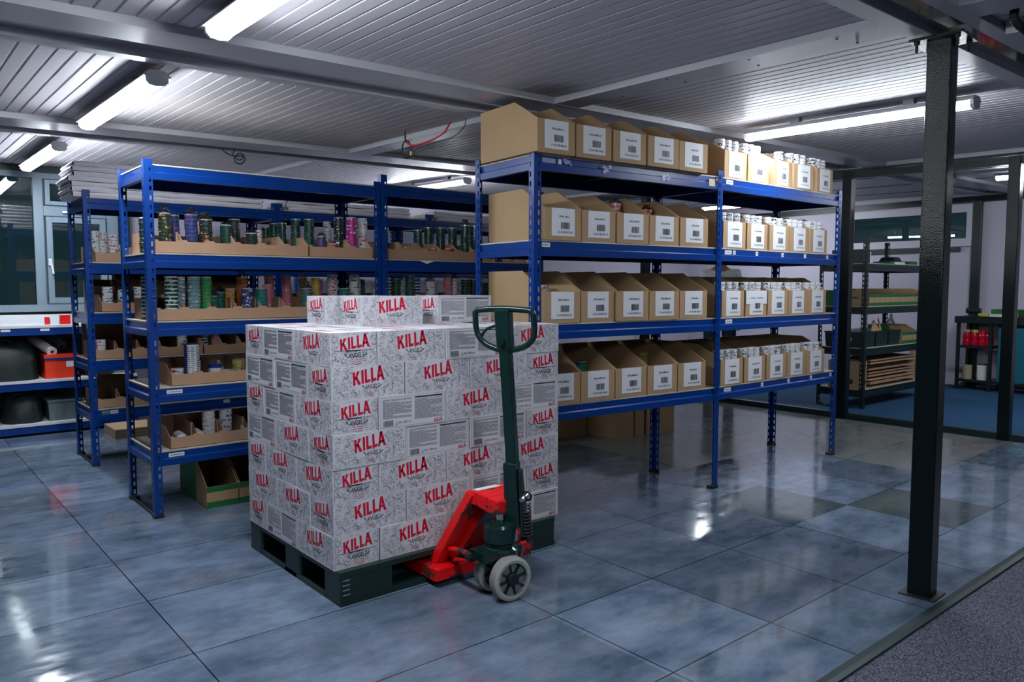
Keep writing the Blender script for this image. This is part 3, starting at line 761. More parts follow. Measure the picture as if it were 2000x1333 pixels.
for b, s_, k in bins2:
    if s_ == 0 and k == 3: pass
    for i in range(6):
        col, row = i % 3, i // 3
        n = 10 if row == 0 else 9
        if s_ == 0: n += 1
        if s_ == 3: n -= 0
        if s_ == 0 and k in (2,) and i != 2: continue
        X, Y = fr(b, .046 + col * .0755, .055 + row * .078 + (0.02 if s_ == 0 and row == 0 else 0))
        tins(X, Y, b.location[2] + .0045, n, .0345, 'cho', 'white tins with black print, %s, %s bin, %s shelf, right bay' % (PS[i], OR[k], SH[s_]), 'white tins in the right bay')
        
# odd rolls lying behind the fronts of the left bay bins
for (s_, k, n, sch, yy) in ((1, 2, 11, 'pk', .22), (1, 3, 10, 'og', .22), (2, 0, 9, 'wr', .25), (3, 1, 9, 'tl', .22), (3, 3, 10, 'gd', .24)):
    X, Y = fr(RB1, .09 + k * .262 + .165, yy); tins(X, Y, LV[s_] + .013, n, .034, sch, '%s tins standing in the %s bin, %s shelf, left bay' % (NM[sch], OR[k], SH[s_]), 'tins in the left bay bins', .03 if s_ == 1 else 0)

# ------------------------------------------------------------------ racks on the left
L1V = [1.965, 1.480, 1.100, .728, .368]
LA = rack('shelving_rack', 'blue rack of low cardboard trays left of the pallet, front row', 'rack', (1.172, 4.508, 0), 0, 1.462, .555, L1V, 1.985, low_strip=True, under='navy')
LB = rack('shelving_rack', 'blue rack in the front row half hidden behind the carton stack', 'rack', (2.645, 4.508, 0), 0, 1.46, .555, [1.985] + L1V[1:], 2.035)
L2V = [1.932, 1.470, 1.108, .765, .405]
LC = rack('shelving_rack', 'blue rack topped with white foam pads, nearest the window', 'rack', (1.187, 6.131, 0), 0, 1.42, .555, L2V, 1.975, low_strip=True)
LD = rack('shelving_rack', 'blue rack in the second row, seen between the front posts', 'rack', (2.615, 6.131, 0), 0, 1.50, .555, L2V, 1.975)
LE = rack('shelving_rack', 'blue rack at the right end of the second row', 'rack', (4.125, 6.131, 0), 0, 1.46, .555, L2V, 1.975)
LF = rack('shelving_rack', 'farthest blue rack against the back wall with white tags', 'rack', (3.45, 7.66, 0), 0, 1.5, .50, [2.06, 1.50, 1.0, .45], 2.10, deck='white')
LG = rack('shelving_rack', 'blue rack at the right end by the back wall', 'rack', (4.97, 7.66, 0), 0, 1.5, .50, [2.06, 1.50, 1.0, .45], 2.10, deck='white')
for r in (LF, LG):
    for x in (.2, .55, .95, 1.3): sticker(r, x, 2.025, .05, .03, txt=False, y=.012)
sticker(LA, .085, .697, .085, .022, seed=8, y=.012); sticker(LA, .085, .337, .085, .022, seed=9, y=.012)
sticker(LC, .07, .372, .11, .026, 'greybox', txt=False, y=.012); sticker(LC, .13, .372, .05, .026, seed=4, y=.010)
sticker(LC, .95, .372, .05, .024, seed=5, y=.012); sticker(LC, 1.25, .372, .05, .024, seed=6, y=.012)
q = MB(); q.poly([(.30, -.001, 1.481), (.42, -.001, 1.481), (.36, -.0012, 1.460)], 'foam'); q.poly([(.42, .0, 1.481), (.30, .0, 1.481), (.36, .0, 1.460)], 'foam'); q.build('paper_corner', LB)

def tray(n, cw=.152, D=.46, fh=.066, rh=.125, m='card_warm', div=True):
    q = MB(); W = n * cw; t = .003
    q.box(0, W, 0, D, 0, t, m)
    prof = [(0, 0), (D, 0), (D, rh), (.10, rh), (.0, fh)]
    for x in [0] + ([k * cw for k in range(1, n)] if div else []) + [W - t]: q.prism([(t, t), (D - t, t), (D - t, rh), (.10, rh), (t, fh)] if 0 < x < W - t else prof, 'x', x, x + t, m)
    q.box(t, W - t, D - t, D, t, rh, m)
    pts = [(0, 0), (W, 0)]; top = []
    for k in range(n + 1):
        x = k * cw
        if k == 0: top += [(0, fh + .008), (.018, fh + .008), (.026, fh)]
        elif k == n: top += [(W - .026, fh), (W - .018, fh + .008), (W, fh + .008)]
        else: top += [(x - .030, fh), (x - .022, fh + .010), (x + .022, fh + .010), (x + .030, fh)]
    pts += top[::-1]; q.prism(pts, 'y', 0, t, m)
    for k in range(1, n): q.box(k * cw - .0006, k * cw + .0006, -.0004, 0, 0, fh, 'card_edge')
    for k in range(1, n): q.box(k * cw - .008, k * cw + .008, .10, .1035, t, rh, 'card_edge')
    return q
TR = {}
def mktray(rk, x, lvl, n, label, y=.035, **k):
    if rk is LC and 'D' not in k: k = dict(k, D=.30 if abs(lvl - 1.108) < .01 else (.40 if lvl < .8 else .46))
    key = (n, tuple(sorted(k.items())))
    if key not in TR: TR[key] = tray(n, **k).data('cardboard_tray')
    o = bpy.data.objects.new('cardboard_tray', TR[key]); C.objects.link(o); X, Y = fr(rk, x, y); o.location = (X, Y, rk.location[2] + lvl + .0085)
    return tag(o, label, 'tray', 'cardboard trays on the left racks')
for i, lv in enumerate(L1V[1:]):
    nm = ['second', 'third', 'fourth', 'lowest'][i]; off = [.05, .05, .115, .10][i]
    mktray(LA, off, lv, 6, 'long notched cardboard tray on the %s shelf, left end of front rack' % nm, y=.03)
    mktray(LA, off + 6 * .152 + .006, lv, 2 if off > .06 else 3, 'short notched cardboard tray on the %s shelf, middle of front rack' % nm, y=.03)
    mktray(LB, .055, lv, 6, 'cardboard tray on the %s shelf of the half hidden front rack' % nm, y=.03)
for i, lv in enumerate(L2V[1:]):
    nm = ['second', 'third', 'fourth', 'lowest'][i]; off = [.07, .10, .05, .05][i]
    mktray(LC, off, lv, 5, 'cardboard tray on the %s shelf of the rack by the window' % nm)
    mktray(LC, off + 5 * .152 + .005, lv, 3, 'cardboard tray at mid rack, %s shelf, second row' % nm)
    mktray(LD, .07, lv, 8, 'cardboard tray on the %s shelf, middle rack of second row' % nm)
    mktray(LE, .07, lv, 8, 'cardboard tray on the %s shelf, right rack of second row' % nm)

A1 = [(1.225,9,.028,'dk',.18),(1.27,9,.028,'dk',.26),(1.30,10,.034,'by',.05),(1.375,10,.030,'dm',.14),(1.445,10,.036,'dm',.05),(1.53,9,.036,'do',.06),(1.665,8,.036,'dg',.10),(1.745,10,.034,'dk',.19),
 (1.80,6,.033,'dk',.05),(1.88,7,.029,'wr',.16),(2.03,9,.026,'dg',.40),(2.055,10,.026,'dg',.33),(2.085,10,.027,'dg',.26),(2.14,11,.030,'dg',.18),(2.215,11,.032,'dg',.14),(2.255,6,.030,'dm',.05),
 (2.335,4,.034,'rd',.05),(2.39,11,.026,'wb',.24),(2.44,11,.026,'wt',.33),(2.42,12,.030,'bw',.13),(2.49,12,.035,'mg',.08),(2.575,12,.028,'wb',.26),(2.582,12,.034,'wr',.10)]
for i, (x, n, r, sc, dy) in enumerate(A1):
    tins(x + (dy - .12) * .7 * 0, 4.508 + .05 + dy, 1.4925, n, r, sc, '%s tin stack, number %d from the left, upper tray of front rack' % (NM[sc], i + 1), 'tin stacks on the second shelf', .04 if i in (2, 4, 5) else (.02 if i in (6, 8, 15) else 0))
A1b = [(2.74,10,.034,'tl',.10),(2.82,10,.034,'tl',.2),(2.90,4,.034,'lm',.05),(2.97,3,.034,'wp',.08),(3.06,2,.034,'gr',.05),(3.14,4,.034,'og',.05),(3.12,10,.033,'dg',.22),(3.20,11,.033,'dg',.20),(3.28,11,.033,'dg',.16),(3.27,4,.034,'rd',.04),(3.36,11,.034,'dg',.12),(3.45,12,.036,'dg',.08),(3.54,12,.036,'dg',.08)]
for i, (x, n, r, sc, dy) in enumerate(A1b):
    tins(x, 4.508 + .07 + dy, 1.4925, n, r, sc, '%s tin stack, number %d from the post, tray above the cartons' % (NM[sc], i + 1), 'tin stacks above the cartons', .04 if i == 11 else 0)
A2 = [(1.245,11,.036,'gw',.22),(1.325,11,.036,'gw',.05),(1.295,11,.030,'gw',.32),(1.385,11,.029,'gt',.08),(1.452,11,.036,'gt',.05),(1.527,11,.030,'gn',.06),(1.60,6,.028,'tl',.16),(1.66,7,.030,'tl',.22),(1.70,8,.030,'gd',.16),
 (1.765,8,.034,'nv',.05),(1.80,11,.034,'og',.22),(1.86,8,.035,'tl',.06),(1.93,9,.028,'pk',.14),(1.985,12,.030,'pk',.24),(2.09,12,.030,'pk',.22),(2.15,8,.034,'tm',.05),(2.215,12,.028,'gd',.24),(2.25,11,.028,'gd',.12),
 (2.38,12,.034,'wr',.14),(2.53,12,.034,'wb',.12),(2.585,11,.026,'wr',.18),(2.42,8,.034,'tl',.05)]
for i, (x, n, r, sc, dy) in enumerate(A2):
    tins(x, 4.508 + .06 + dy, 1.1125, n, r, sc, '%s tin stack, number %d from the left, middle tray of front rack' % (NM[sc], i + 1), 'tin stacks on the third shelf', .04 if i in (6, 7, 10, 15) else 0)
for i, (x, n, r, sc, dy) in enumerate([(2.76,11,.034,'gw',.08),(2.86,11,.034,'dg',.12),(2.95,12,.034,'dg',.08),(3.04,11,.03,'gw',.14),(3.12,10,.034,'wr',.07),(3.20,11,.03,'wr',.2),(3.27,12,.03,'pk',.07),(3.345,11,.028,'wp',.09),(3.43,11,.036,'dk',.06),(3.52,11,.036,'dk',.08)]):
    tins(x, 4.508 + .06 + dy, 1.1125, n, r, sc, '%s tin stack, number %d from the post, just behind the top cartons' % (NM[sc], i + 1), 'tin stacks behind the top cartons', .04 if i == 7 else 0)
for i, (x, n, r, sc, dy) in enumerate([(1.345,4,.037,'wr',.06),(1.50,5,.03,'wt',.22),(1.655,3,.036,'tl',.06),(1.73,5,.036,'yl',.14),(1.775,3,.035,'yl',.05),(1.86,6,.034,'tl',.08)]):
    tins(x, 4.508 + .05 + dy, .7405, n, r, sc, '%s short tin pile, number %d from the left, fourth shelf tray' % (NM[sc], i + 1), 'tins on the fourth shelf')
for i, (x, n, r, sc, dy) in enumerate([(1.525,8,.037,'wp',.09),(1.625,8,.037,'wn',.09),(1.55,2,.037,'wp',.03),(1.745,3,.034,'wb',.09),(1.83,5,.030,'gd',.14),(1.90,5,.034,'yl',.09)]):
    if i == 2: continue
    tins(x, 4.508 + .05 + dy, .3805, n, r, sc, '%s tin pile, number %d from the left, lowest tray of front rack' % (NM[sc], i + 1), 'tins on the lowest shelf')
for i, (x, n, r, sc, dy) in enumerate([(1.285,10,.030,'wb',.10),(1.345,10,.034,'wr',.16),(1.40,9,.034,'wr',.08),(1.44,6,.034,'wr',.16),(1.47,4,.034,'wr',.08),(1.66,6,.034,'wr',.15),(1.74,6,.034,'wr',.15),(1.90,7,.034,'wr',.12),(2.02,7,.034,'wb',.10),(2.12,7,.034,'wr',.12),(2.25,7,.034,'wp',.10),(2.33,6,.034,'wr',.2)]):
    tins(x, 6.131 + .05 + dy, 1.4825, n, r, sc, '%s tin stack, number %d from the window side, upper shelf, second row' % (NM[sc], i + 1), 'tins on the second row racks')
for i, (x, n, r, sc, dy) in enumerate([(1.345,8,.036,'wn',.06),(1.45,7,.036,'wn',.06),(1.56,8,.036,'wn',.06)]):
    tins(x, 6.131 + .05 + dy, 1.1205, n, r, sc, '%s tin stack, number %d from the window side, middle shelf, second row' % (NM[sc], i + 1), 'tins on the second row racks', .03 if i == 1 else 0)
for i, (x, n, r, sc, dy) in enumerate([(1.29,6,.034,'wr',.07),(1.665,6,.030,'wb',.07),(1.865,7,.038,'wb',.07),(2.05,7,.036,'gw',.12),(2.135,7,.034,'pk',.12)]):
    tins(x, 6.131 + .05 + dy, .7775, n, r, sc, '%s tin stack, number %d from the window side, fourth shelf, second row' % (NM[sc], i + 1), 'tins on the second row racks')
for i in range(9):
    x = 2.76 + i * .14; sc = ['wr', 'dg', 'pk', 'wr', 'gd', 'dg', 'wb', 'pk', 'wn'][i]
    tins(x, 6.131 + .14, 1.1205, 9 + i % 3, .034, sc, '%s tin stack, number %d from the left, middle rack of second row' % (NM[sc], i + 1), 'tins on the second row racks')
for i in range(6):
    x = 4.25 + i * .16; sc = ['wr', 'pk', 'wb', 'dk', 'dk', 'dg'][i]
    tins(x, 6.131 + .12, 1.1205, 10, .034, sc, '%s tin stack, number %d from the left, right rack of second row' % (NM[sc], i + 1), 'tins on the second row racks')

# canister, tub, paint can on the fourth shelf of the front rack
t = thing('paper_canister', 'tall white canister with small print and a navy side, front rack', 'canister', (1.425, 4.605, .7405), group=None)
q = MB(); q.lathe([(0, 0), (.042, 0), (.042, .225), (.040, .23), (0, .23)], (0, 0, 0), 'white', 28, mats=['white', 'white', 'tin_nv', 'tin_nv']); q.build('body', t)
q = MB()
for k in range(17):
    z = .025 + k * .0115
    for s_ in range(3):
        a0 = R(-150 + s_ * 38); a1 = a0 + R(random.uniform(22, 36)); st = 5
        for i in range(st):
            b0, b1 = a0 + (a1 - a0) * i / st, a0 + (a1 - a0) * (i + 1) / st
            q.poly([(.0427 * math.cos(b0), .0427 * math.sin(b0), z), (.0427 * math.cos(b1), .0427 * math.sin(b1), z), (.0427 * math.cos(b1), .0427 * math.sin(b1), z + .004), (.0427 * math.cos(b0), .0427 * math.sin(b0), z + .004)], 'ink')
q.build('printed_text', t)
q = MB()
for i in range(10):
    b0, b1 = R(178 + i * 4), R(178 + (i + 1) * 4); q.poly([(.0428 * math.cos(b0), .0428 * math.sin(b0), .001), (.0428 * math.cos(b1), .0428 * math.sin(b1), .001), (.0428 * math.cos(b1), .0428 * math.sin(b1), .225), (.0428 * math.cos(b0), .0428 * math.sin(b0), .225)], 'tin_nv')
q.build('navy_stripe', t)
t = thing('plastic_tub', 'white tub with a blue lid on the fourth shelf, front rack', 'tub', (1.565, 4.62, .7405))
q = MB(); q.lathe([(0, 0), (.038, 0), (.041, .085), (0, .085)], (0, 0, 0), 'white', 24); q.build('body', t)
q = MB(); q.lathe([(.043, .080), (.043, .098), (.040, .100), (0, .100)], (0, 0, 0), 'blue', 24); q.build('lid', t)
t = thing('spray_can', 'dark violet spray can at the right edge of the tray', 'can', (1.865, 4.60, .7405))
q = MB(); q.lathe([(0, 0), (.032, 0), (.032, .185), (.018, .20), (0, .20)], (0, 0, 0), 'tin_nv', 20); q.build('body', t)
q = MB(); q.lathe([(.018, .198), (.018, .235), (0, .235)], (0, 0, 0), 'tin_nv', 16); q.build('cap', t)
for i, (x, y) in enumerate(((1.335, 4.58), (1.44, 4.60))):
    q = MB(); q.tube([(x, y - .03, .42), (x + .03, y + .05, .415), (x + .04, y + .16, .415)], .030, 'foam', 14)
    tag(q.build('film_roll', None, org=(x, y, .3805)), ['white roll lying in the lowest tray beside the post', 'white roll lying in the lowest tray, second cell'][i], 'roll')

# green and brown bins on the floor under the front rack
for i, x in enumerate((1.463, 1.655, 1.845)):
    mkbin((x, 4.525, 0.0), 0, 'g', (.185, .50, .125, .26, .17), 'green and brown open bin on the floor, %s from the left' % OR[i], 'green bins under the front rack', kw={'green': True})
# foam pads on top of the second row
def pad(x0, x1, y0, y1, z, t_, label, seed):
    rd = random.Random(seed); q = MB(); nx = 14; th = t_
    def ed(v): return v + rd.uniform(-.012, .012)
    top, bot = [], []
    rows = 5
    gr = [[None] * (nx + 1) for _ in range(rows)]
    xs0, xs1 = ed(x0), ed(x1); 
    for j in range(rows):
        for i in range(nx + 1):
            x = xs0 + (xs1 - xs0) * i / nx; y = y0 + (y1 - y0) * j / (rows - 1)
            gr[j][i] = (x + (rd.uniform(-.006, .006)), y + rd.uniform(-.004, .004), rd.uniform(-.0025, .0025))
    f = lambda g, dz: (g[0], g[1], z + dz + g[2])
    for j in range(rows - 1):
        for i in range(nx):
            a, b, c_, d = gr[j][i], gr[j][i + 1], gr[j + 1][i + 1], gr[j + 1][i]
            q.poly([f(a, th), f(b, th), f(c_, th), f(d, th)], 'foam', True); q.poly([f(d, 0), f(c_, 0), f(b, 0), f(a, 0)], 'foam', True)
    def out(g, k, s_): return (g[0] + k * s_, g[1] - (0 if k else .008), z + th / 2 + g[2])
    for i in range(nx):
        for (j, sg) in ((0, -1), (rows - 1, 1)):
            a, b = gr[j][i], gr[j][i + 1]; ma, mb_ = (a[0], a[1] + sg * .009, z + th / 2), (b[0], b[1] + sg * .009, z + th / 2)
            q.poly([f(a, 0), f(b, 0), mb_, ma] if sg < 0 else [ma, mb_, f(b, 0), f(a, 0)], 'foam', True); q.poly([ma, mb_, f(b, th), f(a, th)] if sg < 0 else [f(a, th), f(b, th), mb_, ma], 'foam', True)
    for j in range(rows - 1):
        for (i, sg) in ((0, -1), (nx, 1)):
            a, b = gr[j][i], gr[j + 1][i]; ma, mb_ = (a[0] + sg * .012, a[1], z + th / 2), (b[0] + sg * .012, b[1], z + th / 2)
            q.poly([f(a, 0), ma, mb_, f(b, 0)], 'foam', True); q.poly([ma, f(a, th), f(b, th), mb_], 'foam', True)
    tag(q.build('foam_pad', None, org=((x0 + x1) / 2, (y0 + y1) / 2, z)), label, 'pad', 'white foam pads on the second row')
for k in range(7):
    pad(1.11 + random.uniform(-.02, .02) + k * .006, 2.50, 6.185, 6.63, 1.943 + k * .036, .033, 'white foam pad, number %d from the bottom of the tall pile by the window' % (k + 1), k)
for k in range(3): pad(2.72, 3.93, 6.185, 6.62, 1.943 + k * .030, .027, 'white foam pad, number %d from the bottom of the low middle pile' % (k + 1), 20 + k)
for k in range(3): pad(4.24, 5.40, 6.185, 6.62, 1.943 + k * .030, .027, 'white foam pad, number %d from the bottom of the right pile' % (k + 1), 30 + k)

# cardboard pieces and tall bins on the second row
q = MB(); q.box(1.245, 2.05, 6.655, 6.662, .777, 1.02, 'card'); tag(q.build('cardboard_sheet', None, org=(1.6, 6.66, .777)), 'flat brown cardboard sheet standing behind the fourth shelf tray', 'cardboard')
q = MB(); q.hexa([(1.30, 6.60, .4145), (1.62, 6.58, .4145), (1.62, 6.588, .4145), (1.30, 6.608, .4145)], [(1.34, 6.64, .62), (1.60, 6.65, .60), (1.60, 6.656, .60), (1.34, 6.646, .62)], 'card'); tag(q.build('cardboard_sheet', None, org=(1.45, 6.6, .4145)), 'leaning cardboard sheet behind the lowest tray by the window', 'cardboard')
for i, (x, h) in enumerate(((1.27, .24), (1.47, .30), (1.72, .29), (1.97, .29), (2.22, .28))):
    q = bin_body(.19 if i == 0 else .24, .16, h * .8, h, .08, 'card')
    o = q.build('storage_box', None); o.location = (x, 6.50, 1.1165); tag(o, 'tall brown box behind the middle shelf tray, %s from the window side' % OR[i], 'box', 'tall boxes behind the tins')

# ------------------------------------------------------------------ pallet
p = thing('plastic_pallet', 'black plastic pallet under the stack of white cartons', 'pallet', (2.0, 3.23, 0), world=True)
PX0, PX1, PY0, PY1 = 1.405, 2.600, 2.757, 3.712
q = MB(); q.box(PX0, PX1, PY0, PY1, .120, .143, 'black_plastic'); q.build('deck', p, bevel=.008)
q = MB()
for y in (PY0, (PY0 + PY1) / 2 - .06, PY1 - .13): q.box(PX0 + .002, PX1 - .002, y + .002, y + .128, 0.001, .022, 'black_plastic')
q.box(PX0 + .002, PX0 + .12, PY0 + .13, PY1 - .13, .001, .0215, 'black_plastic'); q.box(PX1 - .12, PX1 - .002, PY0 + .13, PY1 - .13, .001, .0215, 'black_plastic')
q.build('bottom_frame', p, bevel=.004)
for i, (x0, x1) in enumerate(((PX0, PX0 + .245), (1.93, 2.075), (2.44, PX1))):
    for (y0, y1) in ((PY0, PY0 + .14), (3.14, 3.30), (PY1 - .14, PY1)):
        q = MB(); q.box(x0 + .001, x1 - .001, y0 + .001, y1 - .001, .0225, .1195, 'black_plastic')
        if i == 0 and y0 == PY0:
            for z in (.045, .065, .085, .105): q.box(x0 + .012, x0 + .045, y0 - .0012, y0 + .002, z, z + .0035, 'hub_grey')
        q.build('foot_block', p, bevel=.012 if i != 1 else .005)

# ------------------------------------------------------------------ cartons on the pallet
GX, GY, GZ = 1.396, 2.788, .1435
L_, W_ = .3458, .2130
def put(x, y, lay, along, front, what, dz=0):
    """x,y = lower-left corner of footprint in pallet grid; along 'x' or 'y'; front = which printed side faces the viewer"""
    rd_ = random.uniform
    if along == 'x': cx, cy = x + L_ / 2, y + W_ / 2; rot = 0 if front == 'K' else 180
    else: cx, cy = x + W_ / 2, y + L_ / 2; rot = -90 if front == 'K' else 90
    return carton(GX + cx + rd_(-.001, .001), GY + cy + (rd_(-.001, .001) if along == 'y' else rd_(-.004, .001)), GZ + lay * CH, rot + rd_(-.25, .25), what)
LN = ['bottom', 'second', 'third', 'fourth', 'fifth', 'sixth', 'seventh']
def lab(side, n, lay, art): return 'white carton, %s facing out, %s face, %s layer, %s from near corner' % (art, side, LN[lay], OR[n])
A = {'K': 'logo side', 'T': 'text side', 'E': 'flap end'}
front = {6: 'ETK'[0] + 'KTK', 5: 'KKKE', 4: 'ETKT', 3: 'KTTE', 2: 'EKKK', 1: 'KKTE', 0: 'EKTT'}
left = {6: 'KTE', 5: 'ETT', 4: 'KTE', 3: 'EKT', 2: 'KKE', 1: 'EKK', 0: 'KTE'}
for lay in range(7):
    odd = lay % 2 == 0
    f, l = front[lay], left[lay]
    if odd:     # corner carton lies along y
        put(0, 0, lay, 'y', l[0], lab('near corner', 0, lay, 'flap end'))
        for i in range(3): put(W_ + i * L_, 0, lay, 'x', f[i + 1], lab('right', i + 1, lay, A[f[i + 1]]))
        put(0, L_, lay, 'y', l[1], lab('left', 1, lay, A[l[1]]))
        put(0, 2 * L_, lay, 'x', 'T', lab('left', 2, lay, 'flap end'))
        for i in range(1, 3): put(i * L_, 2 * L_, lay, 'x', 'K', 'white carton in the back row, %s layer, %s from the left' % (LN[lay], OR[i]))
        put(3 * L_, W_, lay, 'y', 'K', 'white carton on the far right side, %s layer, middle' % LN[lay]); put(3 * L_, W_ + L_, lay, 'y', 'T', 'white carton on the far right side, %s layer, rear' % LN[lay])
        if lay == 6:
            for i in range(2):
                for j in range(2): put(W_ + i * L_ + .03, W_ + .02 + j * (W_ + .01), lay, 'x', 'K', 'white carton inside the top layer, %s column, %s row' % (OR[i], OR[j]))
    else:
        for i in range(3): put(i * L_, 0, lay, 'x', f[i], lab('right', i, lay, A[f[i]]))
        put(3 * L_, 0, lay, 'y', 'T', lab('right', 3, lay, 'flap end'))
        put(0, W_, lay, 'y', l[1], lab('left', 1, lay, A[l[1]])); put(0, W_ + L_, lay, 'y', l[2], lab('left', 2, lay, A[l[2]]))
        for i in range(3): put(W_ + i * L_, 2 * L_, lay, 'x', 'K', 'white carton in the back row, %s layer, %s from the left' % (LN[lay], OR[i]))
        put(3 * L_, L_, lay, 'y', 'K', 'white carton on the far right side, %s layer, middle' % LN[lay])
TZ = GZ + 7 * CH
def topbox(cornx, corny, deg, art, what):
    a = R(deg); cx = cornx + math.cos(a) * L_ / 2 - math.sin(a) * W_ / 2; cy = corny + math.sin(a) * L_ / 2 + math.cos(a) * W_ / 2
    carton(cx, cy, TZ, deg + (0 if art == 'K' else 180), what, 'loose cartons on top of the stack')
topbox(1.752, 3.185, 0, 'K', 'loose white carton on top of the stack, logo side out, left')
topbox(1.690, 3.425, -1, 'K', 'loose white carton on top of the stack, behind the left one')
topbox(2.190, 3.19, 0, 'T', 'loose white carton on top of the stack, text side out, right')

# ------------------------------------------------------------------ pallet truck
j = thing('pallet_truck', 'red hand pallet truck with a dark handle, parked under the carton pallet', 'pallet truck', (2.06, 2.60, 0), world=True)
FX0, FX1, FX2, FX3 = 1.815, 1.965, 2.205, 2.355
for a, b in ((FX0, FX1), (FX2, FX3)):
    q = MB(); q.prism([(a, .030), (a + .004, .078), (a + .02, .084), (b - .02, .084), (b - .004, .078), (b, .030), (b - .006, .030), (b - .010, .074), (a + .010, .074), (a + .006, .030)], 'y', 2.672, 3.66, 'worn_red')
    o = q.build('fork', j, bevel=.002)
    q = MB(); q.cyl((a + .04, 3.45, .028), (b - .04, 3.45, .028), .028, 'tyre', 18); q.build('load_roller', j)
for a, b in ((FX0, 2.03), (2.20, FX3)): q = MB(); q.box(a, b, 2.662, 2.672, .034, .082, 'worn_red'); q.build('front_bar', j, bevel=.003)
# A-shaped arms rising from the fork heels to the head
HZ = .408
for (a0, a1, t0, t1) in ((1.850, 1.945, 1.925, 2.015), (2.205, 2.315, 2.075, 2.150)):
    q = MB()
    q.hexa([(a0, 2.735, .082), (a1, 2.735, .082), (a1, 2.790, .082), (a0, 2.790, .082)], [(t0, 2.555, HZ + .008), (t1, 2.555, HZ + .008), (t1, 2.600, HZ + .020), (t0, 2.600, HZ + .020)], 'worn_red')
    q.build('side_arm', j, bevel=.005)
    q = MB(); q.bar((a1 - .004, 2.732, .10), (t1 - .004, 2.556, HZ - .03), .010, .05, 'worn_red', up=(0, -1, .4)); q.build('arm_flange', j)
q = MB(); q.cyl((1.900, 2.722, .130), (1.900, 2.760, .150), .020, 'worn_red', 14); q.build('arm_boss', j)
q = MB(); q.hexa([(1.965, 2.745, .095), (2.20, 2.745, .095), (2.20, 2.755, .095), (1.965, 2.755, .095)], [(2.0, 2.60, HZ - .05), (2.09, 2.60, HZ - .05), (2.09, 2.61, HZ - .05), (2.0, 2.61, HZ - .05)], 'worn_red'); q.build('back_plate', j)
q = MB(); q.hexa([(1.985, 2.640, .245), (2.115, 2.640, .245), (2.115, 2.644, .245), (1.985, 2.644, .245)], [(1.985, 2.610, .325), (2.095, 2.610, .325), (2.095, 2.614, .325), (1.985, 2.614, .325)], 'gt' if False else 'tin_gt'); q.build('instruction_plate', j, label='grey-green instruction plate')
# head over the ram
q = MB()
sec = [(1.925, 2.150, 2.600, HZ + .018, .055), (1.935, 2.135, 2.545, HZ + .022, .060), (1.950, 2.090, 2.490, HZ + .008, .066), (1.962, 2.060, 2.425, HZ + .0, .056)]
for (a, b) in zip(sec, sec[1:]):
    q.hexa([(a[0], a[2], a[3] - a[4]), (a[1], a[2], a[3] - a[4]), (b[1], b[2], b[3] - b[4]), (b[0], b[2], b[3] - b[4])], [(a[0], a[2], a[3]), (a[1], a[2], a[3]), (b[1], b[2], b[3]), (b[0], b[2], b[3])], 'worn_red')
q.build('head', j, bevel=.006)
q = MB(); q.hexa([(1.955, 2.555, HZ + .0215), (2.085, 2.555, HZ + .0215), (2.075, 2.590, HZ + .0205), (1.950, 2.590, HZ + .0205)], [(1.955, 2.555, HZ + .0235), (2.085, 2.555, HZ + .0235), (2.075, 2.590, HZ + .0225), (1.950, 2.590, HZ + .0225)], 'paper'); q.build('sticker', j, label='white sticker on the red head')
PXc, PYc = 2.002, 2.462
q = MB(); q.cyl((PXc, PYc, .30), (PXc, PYc, HZ - .050), .020, 'chrome', 22); q.build('ram', j, label='bright steel ram')
q = MB(); q.lathe([(0, .165), (.075, .165), (.078, .20), (.060, .212), (.060, .222), (.072, .232), (.072, .295), (.066, .307), (.035, .316), (0, .316)], (PXc, PYc, 0), 'green_black', 28)
q.box(PXc - .085, PXc + .085, PYc - .040, PYc + .040, .150, .195, 'green_black'); q.build('pump_body', j, bevel=.004)
q = MB(); q.box(PXc - .125, PXc + .085, PYc - .05, PYc + .055, .168, .205, 'green_black'); q.box(PXc - .03, PXc + .03, PYc - .03, PYc + .03, .12, .168, 'green_black'); q.build('swivel_bracket', j, bevel=.006)
for sg in (1,):
    q = MB(); q.tube([(PXc - .115, PYc + .06, .178), (PXc - .12, 2.60, .175), (1.905, 2.70, .150), (1.89, 2.735, .12)], .013, 'worn_red', 10)
    q.tube([(PXc - .115, PYc + .06, .148), (PXc - .12, 2.62, .13), (1.93, 2.70, .09)], .009, 'worn_red', 8); q.build('linkage_rod', j)
q = MB(); q.cyl((PXc - .122, PYc + .035, .172), (PXc - .122, PYc + .07, .172), .020, 'rubber', 16); q.cyl((PXc - .122, PYc + .028, .172), (PXc - .122, PYc + .036, .172), .009, 'steel', 10); q.build('pivot_bolt', j)
q = MB(); q.bar((2.150, 2.520, .215), (2.275, 2.665, .10), .020, .022, 'worn_red'); q.bar((2.19, 2.66, .088), (2.345, 2.655, .088), .03, .035, 'worn_red'); q.build('right_linkage', j, bevel=.003)
